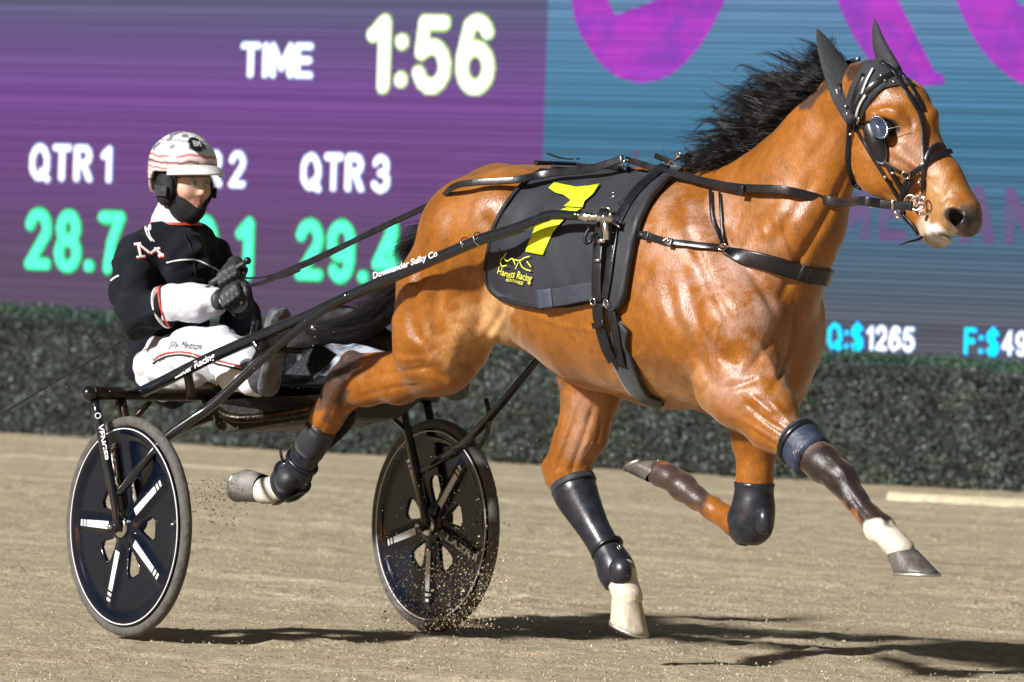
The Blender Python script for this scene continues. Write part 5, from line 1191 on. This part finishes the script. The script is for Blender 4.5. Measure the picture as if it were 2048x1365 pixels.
# collar, neck warmer
ck0 = HW(-.030, 0, -.150); ck1 = HW(-.022, 0, -.105); V, F = tube([ck0 - Z * .012, ck0, ck1, ck1 + Z * .003, ck1 - Z * .006, ck0], [.084, .080, .0665, .064, .060, .070], 30, cap=False)
make('collar', V, F, WHITECLOTH, driver); V, F = tube([ck0 - Z * .018, ck0 - Z * .010], [.0875, .0855], 30, cap=False); make('red_piping', V, F, ORANGE, driver)
make('collar_button', *ball(HW(.055, .0, -.147), .010), WHITE, driver)
h_ = Field(tuple(loc(HC) - [.2, .2, .25]), tuple(loc(HC) + [.2, .2, .2]), .0036)
def hb2(*a, **k): hc(*a, fd=h_, **k)
hb2((-.02, 0, .02), (.0, 0, .01), .089, .087, fs=.95); hb2((.035, 0, -.03), (.03, 0, -.055), .068, .063, k=.02, fs=.98); hb2((.03, .024, -.062), (.066, .006, -.094), .038, .027, k=.02); hb2((.03, -.024, -.062), (.066, -.006, -.094), .038, .027, k=.02)
hb2((.02, 0, -.08), (-.03, 0, -.16), .054, .061, k=.03); gt, gs, gz_ = np.meshgrid(*h_.g, indexing='ij'); dd_ = (O - HC)
lx = (gt * (H @ fw) + gs * (N @ fw) + gz_ * fw[2] + dd_ @ fw); ly = np.abs(gt * (H @ sd2) + gs * (N @ sd2) + gz_ * sd2[2] + dd_ @ sd2); lz = gt * (H @ upv) + gs * (N @ upv) + gz_ * upv[2] + dd_ @ upv - FZ
opening = np.maximum(np.maximum(.030 - lx, (-.079 + .75 * np.maximum(0, ly - .012)) - lz), ly - .066); h_.D = np.maximum(h_.D, -opening.astype(np.float32))
V, F = h_.mesh(unloc, 1); make('neck_warmer', V, F, KNIT, driver)
# helmet
HM, t_, b_, new_, lk_ = nt('painted_helmet'); tc = new_('ShaderNodeTexCoord'); vm = new_('ShaderNodeAttribute'); vm.attribute_name = 'hxyz'; sp_ = new_('ShaderNodeSeparateXYZ'); lk_(vm.outputs['Vector'], sp_.inputs[0])
nz = noise(t_, vm.outputs['Vector'], 14, 3, .5); ad = new_('ShaderNodeMath'); ad.operation = 'MULTIPLY_ADD'; lk_(nz, ad.inputs[0]); ad.inputs[1].default_value = .035; lk_(sp_.outputs[2], ad.inputs[2])
mr = new_('ShaderNodeMapRange'); mr.inputs['From Min'].default_value = -.06; mr.inputs['From Max'].default_value = .17; lk_(ad.outputs[0], mr.inputs[0])
W_ = (.74, .70, .70); PK = (.55, .34, .35); RD = (.50, .06, .04); BKc = (.03, .03, .035); stops = [(0, W_), (.10, PK), (.16, W_), (.2, PK), (.24, BKc), (.255, W_), (.30, PK), (.33, W_), (.37, PK), (.40, W_), (.44, RD), (.46, W_), (.50, PK), (.53, BKc), (.545, PK), (.58, W_), (.62, RD), (.64, W_), (.80, W_), (.82, (.3, .3, .32)), (.85, W_)]
c_ = ramp(t_, mr.outputs[0], stops); n2 = noise(t_, vm.outputs['Vector'], 26, 2, .4); f2 = ramp(t_, n2, [(.55, (0, 0, 0)), (.58, (1, 1, 1))]); 
up2 = ramp(t_, mr.outputs[0], [(.62, (0, 0, 0)), (.68, (1, 1, 1))]); ml = new_('ShaderNodeMath'); ml.operation = 'MULTIPLY'; lk_(f2, ml.inputs[0]); lk_(up2, ml.inputs[1]); c_ = mix(t_, c_, (.20, .21, .23), ml.outputs[0])
lk_(c_, b_.inputs['Base Color']); b_.inputs['Roughness'].default_value = .25; b_.inputs['Coat Weight'].default_value = .5
def shell(rx, ry, rz, cx, cz_, zlow, M=60, L=22):
    V = []; 
    for i in range(L + 1):
        for k in range(M):
            a = 2 * math.pi * k / M; zl_ = zlow(min(a, 2 * math.pi - a)); th_max = math.acos(max(-1, min(1, (zl_ - cz_) / rz))); th = th_max * i / L
            sn = math.sin(th) if th < math.pi / 2 else 1 - .25 * (1 - math.sin(th)); V.append((cx + rx * sn * math.cos(a) * (1.0 if math.cos(a) < 0 else .97), ry * sn * math.sin(a), cz_ + rz * math.cos(th)))
    return V
def zlow(a):
    d = math.degrees(a); return float(np.interp(d, [0, 48, 62, 75, 100, 118, 135, 180], [.040, .034, .012, .010, .008, -.030, -.064, -.072]))
A = shell(.128, .108, .110, -.012, .032, zlow); B2 = shell(.121, .101, .103, -.012, .032, zlow); M_, L_n = 60, 22; V = A + B2; n = len(A); F = []
for i in range(L_n):
    for k in range(M_):
        a = i * M_ + k; b = i * M_ + (k + 1) % M_; F.append((a + M_, b + M_, b, a)); F.append((a + n, b + n, b + n + M_, a + n + M_))
for k in range(M_): a = L_n * M_ + k; b = L_n * M_ + (k + 1) % M_; F.append((a + n, b + n, b, a))
helmet = make('helmet', [HW(*v) for v in V], F, HM, driver); at = helmet.data.attributes.new('hxyz', 'FLOAT_VECTOR', 'POINT'); at.data.foreach_set('vector', np.array(V, dtype=np.float32).ravel())
V = []; F = []; nb, ml_ = 26, 7
for i in range(nb + 1):
    a = R(-68 + 136 * i / nb); ln = .052 * math.cos(a * .98) ** .6 if abs(a) < 1.5 else 0
    for jn in range(ml_ + 1):
        r = jn / ml_; x = -.012 + (.124 + ln * r) * math.cos(a) + 0; y_ = (.106 + ln * r * .35) * math.sin(a); z_ = .041 - .010 * (1 - math.cos(a)) * 2 - .020 * r * r - .006 * r
        V += [(x, y_, z_), (x, y_, z_ - .005)]
for i in range(nb):
    for jn in range(ml_):
        a = (i * (ml_ + 1) + jn) * 2; b = ((i + 1) * (ml_ + 1) + jn) * 2; F += [(a, a + 2, b + 2, b), (a + 1, b + 1, b + 3, a + 3)]
    a = (i * (ml_ + 1) + ml_) * 2; b = ((i + 1) * (ml_ + 1) + ml_) * 2; F.append((a, a + 1, b + 1, b))
make('peak', [HW(*v) for v in V], F, simple('white_peak', (.72, .72, .70), .3, var=.06, coat=.4), helmet)
make('badge', *ball(HW(.088, .030, .105), .030, (unit(fw * .8 + upv * .6), sd2, unit(upv * .8 - fw * .6)), (.16, 1, 1)), simple('dark_badge', (.02, .02, .022), .3, coat=.5), helmet)
V0, F0 = text2d('BM', .03, 0, 1, 3); lo = V0.min(0); hi = V0.max(0); ex = unit(-sd2); ez = unit(upv * .8 - fw * .6)
make('badge_letters', [HW(.0905, .030, .107) + unit(fw * .8 + upv * .6) * .0045 + ex * (x - (lo[0] + hi[0]) / 2) * .024 + ez * (y - .35) * .030 for x, y in V0], F0, WHITE, helmet, smooth=False)
for sg in (1, -1):
    V, F = ball(HW(.004, .080 * sg, -.045), .058, (fw, upv, sd2), (.80, 1.05, .36)); make('ear_pad', V, F, KNIT, helmet)
    V, F = box(HW(.012, .103 * sg, -.055), fw, upv, sd2, .062, .034, .010, .8); make('pad_strap', V, F, NEO, helmet)
    make('chin_strap', *ribbon(spline([HW(.02, .088 * sg, -.05), HW(.045, .062 * sg, -.095), HW(.055, .02 * sg, -.122)], 8), [sd2 * sg - upv * .4] * 8, .014, .003), KNIT, helmet)
# clear glasses
GL, t_, b_, new_, lk_ = nt('clear_glasses_lens'); b_.inputs['Base Color'].default_value = (.8, .85, .85, 1); b_.inputs['Roughness'].default_value = .05; b_.inputs['Alpha'].default_value = .12
V = []; F = []; n_ = 20
for i in range(n_ + 1):
    a = -1 + 2 * i / n_; x = .108 - .045 * abs(a) ** 2.2; top = .024 - .006 * abs(a); bot = -.020 + .010 * max(0, 1 - abs(a) * 6) + .010 * abs(a) ** 3
    for z_ in (top, bot):
        V += [(x, a * .062, z_), (x - .0015, a * .062, z_)]
for i in range(n_): a = i * 4; F += [(a, a + 2, a + 6, a + 4), (a + 1, a + 5, a + 7, a + 3), (a, a + 4, a + 5, a + 1), (a + 2, a + 3, a + 7, a + 6)]
gl = make('glasses', [HFc(*v) for v in V], F, GL, driver)
make('glasses_rim', *tube([HFc(.108 - .045 * abs(a) ** 2.2, a * .062, .025 - .006 * abs(a)) for a in np.linspace(-1, 1, 15)], .0013, 6), LEATHER, gl)
for sg in (1, -1): make('temple', *tube([HFc(.064, .063 * sg, .016), HFc(.02, .078 * sg, .012), HFc(-.02, .083 * sg, .008)], .0028, 6, 8), LEATHER, gl)
# boots
def boot(heel, up_dir, fwd_, leg, tag_):
    """heel: world; up_dir: heel to toe; fwd_: way the sole faces; leg: direction to the calf"""
    k = Field(tuple(loc(heel) - [.3, .25, .2]), tuple(loc(heel) + [.3, .25, .4]), .0055); L_ = lambda p: loc(p)
    toe = heel + up_dir * .225; ball_ = heel + up_dir * .15
    k.cap(L_(heel - fwd_ * .035), L_(heel + up_dir * .07 - fwd_ * .038), .038, .038, .02); k.cap(L_(heel + up_dir * .05 - fwd_ * .035), L_(ball_ - fwd_ * .02), .036, .036, .02, ); k.cap(L_(ball_ - fwd_ * .022), L_(toe - fwd_ * .018), .038, .030, .02)
    k.cap(L_(heel + up_dir * .03 - fwd_ * .05), L_(heel + leg * .11 - fwd_ * .04), .036, .038, .03)
    V, F = k.mesh(unloc, 1); bo = make('boot', V, F, BOOT, driver)
    pts = [heel - up_dir * .034, heel - up_dir * .028, heel, heel + up_dir * .06, heel + up_dir * .09, ball_, toe, toe + up_dir * .026, toe + up_dir * .032]; rr = [.014, .032, .046, .043, .039, .050, .043, .024, .012]
    make('sole', *tube([p + fwd_ * .004 for p in pts], rr, 16, 30, flat=.30, side=fwd_), simple('dusty_boot_sole' + tag_, (.10, .105, .115), .7, var=.5, vs=30, bs_=1.0, bscale=45), bo)
upd = unit(P(556, 625, .37) - P(530, 770, .365)); fd_ = unit(H - upd * (H @ upd)); hl = P(536, 772, .365)
boot(hl, upd, fd_, unit(P(480, 725, .31) - P(525, 765, .35)), '')
hf = T(loc(hl)[0] + .02, -.42, loc(hl)[2] - .005); boot(hf, upd, fd_, unit(P(800, 745, -.38) - hf), '_far')
for s1, hh_ in ((1, hl), (-1, hf)):
    c = hh_ + upd * .125 + fd_ * .022; make('footrest', *tube([c - N * .09, c + N * .09], .011, 10), RUSTY, sulky); make('footrest_arm', *tube([c + N * .085 * s1, c + N * .085 * s1 - fd_ * .03 + Z * .03, c + N * .06 * s1 - H * .05 + Z * .09], .010, 8, 10), PAINT, sulky)
MESHM, t_, b_, new_, lk_ = nt('mesh_webbing'); wv = new_('ShaderNodeTexWave'); wv.inputs['Scale'].default_value = 60; wv.inputs['Distortion'].default_value = 2.5; lk_(coords(t_), wv.inputs['Vector']); lk_(ramp(t_, wv.outputs['Fac'], [(.35, (.006, .006, .008)), (.75, (.05, .05, .06))]), b_.inputs['Base Color']); b_.inputs['Roughness'].default_value = .45; bump(t_, b_, wv.outputs['Fac'], .6, .004)
A = np.array([P(u, v, -.12) for u, v in ((572, 745), (637, 686), (674, 710), (592, 800), (566, 800))]); B_ = A - fd_ * .006 - N * .004
make('mesh_guard', np.vstack([A, B_]), [(0, 1, 2, 3, 4), (9, 8, 7, 6, 5)] + [(i, i + 5, (i + 1) % 5 + 5, (i + 1) % 5) for i in range(5)], MESHM, sulky, smooth=False)
make('side_guard', *tube([P(560, 700, .0), P(600, 672, -.02), P(690, 648, -.04), P(790, 690, -.08)], [.025, .05, .06, .03], 12, 20, flat=.25, side=N), PAD, sulky)
for u, v in ((556, 658), (627, 656)): make('bolt', *ball(P(u, v, .12), .011), CHROME, sulky)
# gloved hands closed on the reins and whip
def fist(c, X_, Y_, nm):
    """X_: along the gripped rein (thumb side positive); Y_: wrist to knuckles"""
    X_ = unit(X_); Y_ = unit(Y_ - X_ * (Y_ @ X_)); Zb = np.cross(X_, Y_)
    if Zb @ (CAM - c) < 0: Zb = -Zb
    Wl = lambda x, y, z: loc(c + X_ * x + Y_ * y + Zb * z)
    k = Field(tuple(loc(c) - .13), tuple(loc(c) + .13), .0030)
    for x in (-.027, -.009, .009, .026): k.cap(Wl(x * .75, -.032, .006), Wl(x, .018, .014), .017, .0145, .008)
    k.cap(Wl(0, -.03, .0), Wl(0, -.075, -.002), .026, .029, .015)
    for x, l, r in ((-.030, .88, .0095), (-.010, .98, .0105), (.010, 1.02, .011), (.030, .95, .0108)):
        a, b_, d, e = Wl(x, .018, .014), Wl(x * 1.03, .018 + .036 * l, .002), Wl(x, .018 + .026 * l, -.026 * l), Wl(x * .95, .006, -.030 * l)
        k.cap(a, b_, r + .0015, r, .004); k.cap(b_, d, r, r * .95, .003); k.cap(d, e, r * .95, r * .85, .003)
    k.cap(Wl(.034, -.024, -.004), Wl(.046, .008, -.014), .0145, .0125, .006); k.cap(Wl(.046, .008, -.014), Wl(.034, .036, -.026), .0125, .0105, .003); k.cap(Wl(.034, .036, -.026), Wl(.018, .050, -.030), .0105, .0095, .003)
    V, F = k.mesh(unloc, 1); make(nm, V, F, GLOVE, driver)
WK = P(496, 521, .10); WB = P(424, 566, .155)
h1c = P(458, 552, .10); h2c = P(462, 588, .12)
fist(P(462, 546, .10), WK - WB, unit(ray(0, 0)) * -.35 + H * .75 + Z * .15, 'glove'); fist(P(466, 586, .125), unit(P(500, 560, .1) - P(440, 606, .14)), H * .8 + N * .2 + Z * .05, 'glove')
V, F = tube([P(425, 604, .135), P(445, 598, .13)], [.036, .034], 18, 6); make('glove_cuff', V, F, GLOVE, driver)
V, F = tube([P(474, 606, -.06), P(468, 570, .06)], [.036, .034], 18, 6); make('glove_cuff', V, F, GLOVE, driver)
# prints on the clothes
def jon(u, v, off=.003, tree=None):
    p, n_ = hit(u, v, tree or JT, P(u, v, .15)); return p + n_ * off
def jline(nm, px, w, mat, tree=None, off=.002, par=None):
    q = spline([(a, b, 0) for a, b in px], max(6, len(px) * 5)); pts = []; nr = []
    for u, v, _ in q: p, n_ = hit(u, v, tree or JT, P(u, v, .15)); pts.append(p + n_ * off); nr.append(n_)
    pts = np.array(pts); nr = np.array(nr)
    for _ in range(2): nr[1:-1] = (nr[:-2] + nr[1:-1] + nr[2:]) / 3
    return make(nm, *ribbon(pts, nr, w * .00163, .002), mat, par or jacket)
jline('white_piping', [(333, 526), (352, 522), (386, 520), (410, 528), (442, 545)], 3, WHITE); jline('white_piping', [(222, 562), (230, 556), (238, 552)], 4, WHITE)
jline('white_piping', [(298, 442), (291, 452), (294, 470), (303, 484)], 3, WHITE); jline('white_piping', [(303, 444), (297, 458), (300, 474), (309, 485)], 3, WHITE)
for dx, dy, mt, o_, w in ((1.2, 1.2, ORANGE, .002, 7), (0, 0, WHITE, .0035, 5)):
    for px in ([(276, 489), (281, 515)], [(276, 489), (300, 508)], [(300, 508), (312, 500)], [(312, 500), (324, 512)], [(268, 490), (282, 488)], [(273, 516), (290, 514)], [(308, 499), (320, 498)], [(316, 513), (328, 511)]):
        jline('letter_m', [(a + dx, b + dy) for a, b in px], w, mt, off=o_)
make('zip', *ribbon(np.array([jon(u, v) for u, v in ((368, 470), (382, 500), (390, 540), (390, 568))]), [-unit(ray(390, 540))] * 4, .003, .002), KNIT, jacket)
jline('red_stripe', [(306, 721), (322, 711), (345, 706), (375, 706), (420, 717), (460, 728), (496, 738)], 3.4, ORANGE, TT, .003, tr_near); jline('black_stripe', [(306, 728), (322, 718), (345, 712), (375, 712), (420, 724), (460, 735), (496, 744)], 3.6, KNIT, TT, .003, tr_near)
decal_text('printed_name', 'Jilly Medron', (338, 694), (404, 700), 14, KNIT, tr_near, fn=lambda u, v: jon(u, v, .004, TT), bold=.0, shear=.35)
# whip and reins
whip = thing('whip', 'long thin black driving whip held in the gloved hand, trailing to the left', 'whip', P(425, 566, .155))
wdir = P(0, 830, .42); make('lash', *tube([P(430, 563, .15), P(220, 697, .28), wdir, P(-120, 905, .5)], [.0045, .0042, .0038, .0025], 8, 30), LEATHER, whip)
make('handle', *tube([P(420, 568, .157), P(445, 553, .135), P(470, 538, .115), P(490, 526, .10)], [.009, .0105, .0095, .008], 12, 12), GLOVE, whip); make('knob', *ball(P(495, 522, .10), .0125), LEATHER, whip)
reins = thing('reins', 'long black leather reins from the driver hands to the bit rings', 'reins', P(880, 400, .2))
def rein(pts, w, nm='rein', tw=0):
    p = []; 
    for x in pts:
        if x[2] == 'b': q, n_ = hit(x[0], x[1]); off = .022 if len(x) < 4 else x[3]; p.append(q + n_ * off)
        else: p.append(P(*x))
    p = spline(p, len(p) * 9); nr = [unit(N * 1.0 + Z * .1)] * len(p); return make(nm, *ribbon(p, nr, w, .004), LEATHER, reins)
rein([(488, 574, .11), (525, 566, .13), (560, 549, .15)], [.008, .014, .018]); rein([(478, 556, .10), (520, 556, .12), (560, 549, .15)], [.006, .006, .014])
rein([(555, 552, .15), (575, 546, .155), (600, 536, .16)], .024, 'rein_join')
rein([(560, 549, .15), (640, 516, .17), (760, 456, .19), (868, 405, .25), (918, 389, 'b', .035), (960, 381, 'b', .04), (1030, 378, 'b', .045), (1110, 374, 'b', .05), (1190, 366, 'b', .05), (1262, 352, 'b', .06)], [.020, .018, .020, .024, .024])
rein([(560, 549, .15), (700, 486, .08), (880, 402, .0), (960, 376, -.05), (1080, 352, -.1), (1180, 346, -.2)], .018)
rein([(1266, 353, 'b', .06), (1340, 364, 'b', .035), (1440, 377, 'b', .03), (1500, 381, 'b', .03), (1580, 388, 'b', .03), (1660, 397, 'b', .03), (1720, 402, HP and .19), (1770, 408, .15)], [.019, .023, .025, .028, .026])
rein([(1735, 404, .18), (1780, 410, .145), (1826, 412, .105)], .026, 'rein_buckle_end')
make('rein_join', *ribbon(spline([hit(1492, 381)[0] + N * .036, hit(1505, 382)[0] + N * .036], 4), [N] * 4, .03, .006), LEATHER, reins)
for u, s in ((1742, .172), (1785, .142)): make('rein_keeper', *box(P(u, 406 + (u - 1742) * .05, s), N, H, Z, .008, .010, .032), CHROME, reins)
# sand thrown up behind the wheels and hooves
V = []; F = []
tet = np.array([(1, 0, -.5), (-.6, .8, -.5), (-.6, -.8, -.5), (0, 0, .9)])
def clod(p, r):
    n = len(V); q = tet * r * rng.uniform(.6, 1.3, (4, 3)); th = rng.uniform(0, 6.3); c, s = math.cos(th), math.sin(th)
    for x, y, z in q: V.append(p + np.array([c * x - s * y, s * x + c * y, z]))
    F.extend([(n, n + 1, n + 2), (n, n + 3, n + 1), (n + 1, n + 3, n + 2), (n + 2, n + 3, n)])
for i in range(2600):
    u = rng.normal(915, 62) if rng.random() < .75 else rng.uniform(735, 1010); v = 1262 - abs(rng.normal(0, 1)) * 85 - max(0, (u - 850)) * .3 * rng.random(); clod(P(u, v, rng.uniform(-.62, -.40)), rng.uniform(.0010, .0026) + .004 * rng.random() ** 6)
for i in range(700): clod(P(rng.uniform(700, 1320), rng.uniform(880, 1290), rng.uniform(-.6, .1)), rng.uniform(.0008, .0022))
for i in range(260): clod(P(rng.uniform(60, 720), rng.uniform(640, 1010), rng.uniform(-.3, .9)), rng.uniform(.0009, .0020))
flying = make('flying_sand', V, F, simple('thrown_sand', (.46, .37, .24), .9, var=.3), None, smooth=False, base=T(.1, -.5, .1)); tag(flying, 'pale sand grains thrown up over the far wheel and behind the hooves', 'sand'); flying['kind'] = 'stuff'
V = []; F = []
for i in range(420):
    clod(P(rng.normal(430, 40), 960 + abs(rng.normal(0, 60)), rng.uniform(.0, .3)), rng.uniform(.0012, .0040))
dk = make('dark_sand_clods', V, F, simple('damp_sand', (.08, .055, .03), .9, var=.3), None, smooth=False, base=T(.0, .1, .3)); tag(dk, 'dark damp sand specks flying under the raised trailing hind hoof', 'sand'); dk['kind'] = 'stuff'
V = []; F = []
for i in range(5000):
    p = G(rng.uniform(-100, 2150), 1365 - 420 * rng.random() ** 1.3); clod(p + Z * rng.uniform(-.003, .004), rng.uniform(.002, .006))
gr = make('loose_sand_grains', V, F, simple('loose_grains', (.36, .29, .19), .95, var=.45, vs=8), None, smooth=False, base=(0, 0, 0)); tag(gr, 'small loose sand crumbs scattered over the track surface', 'sand'); gr['kind'] = 'stuff'
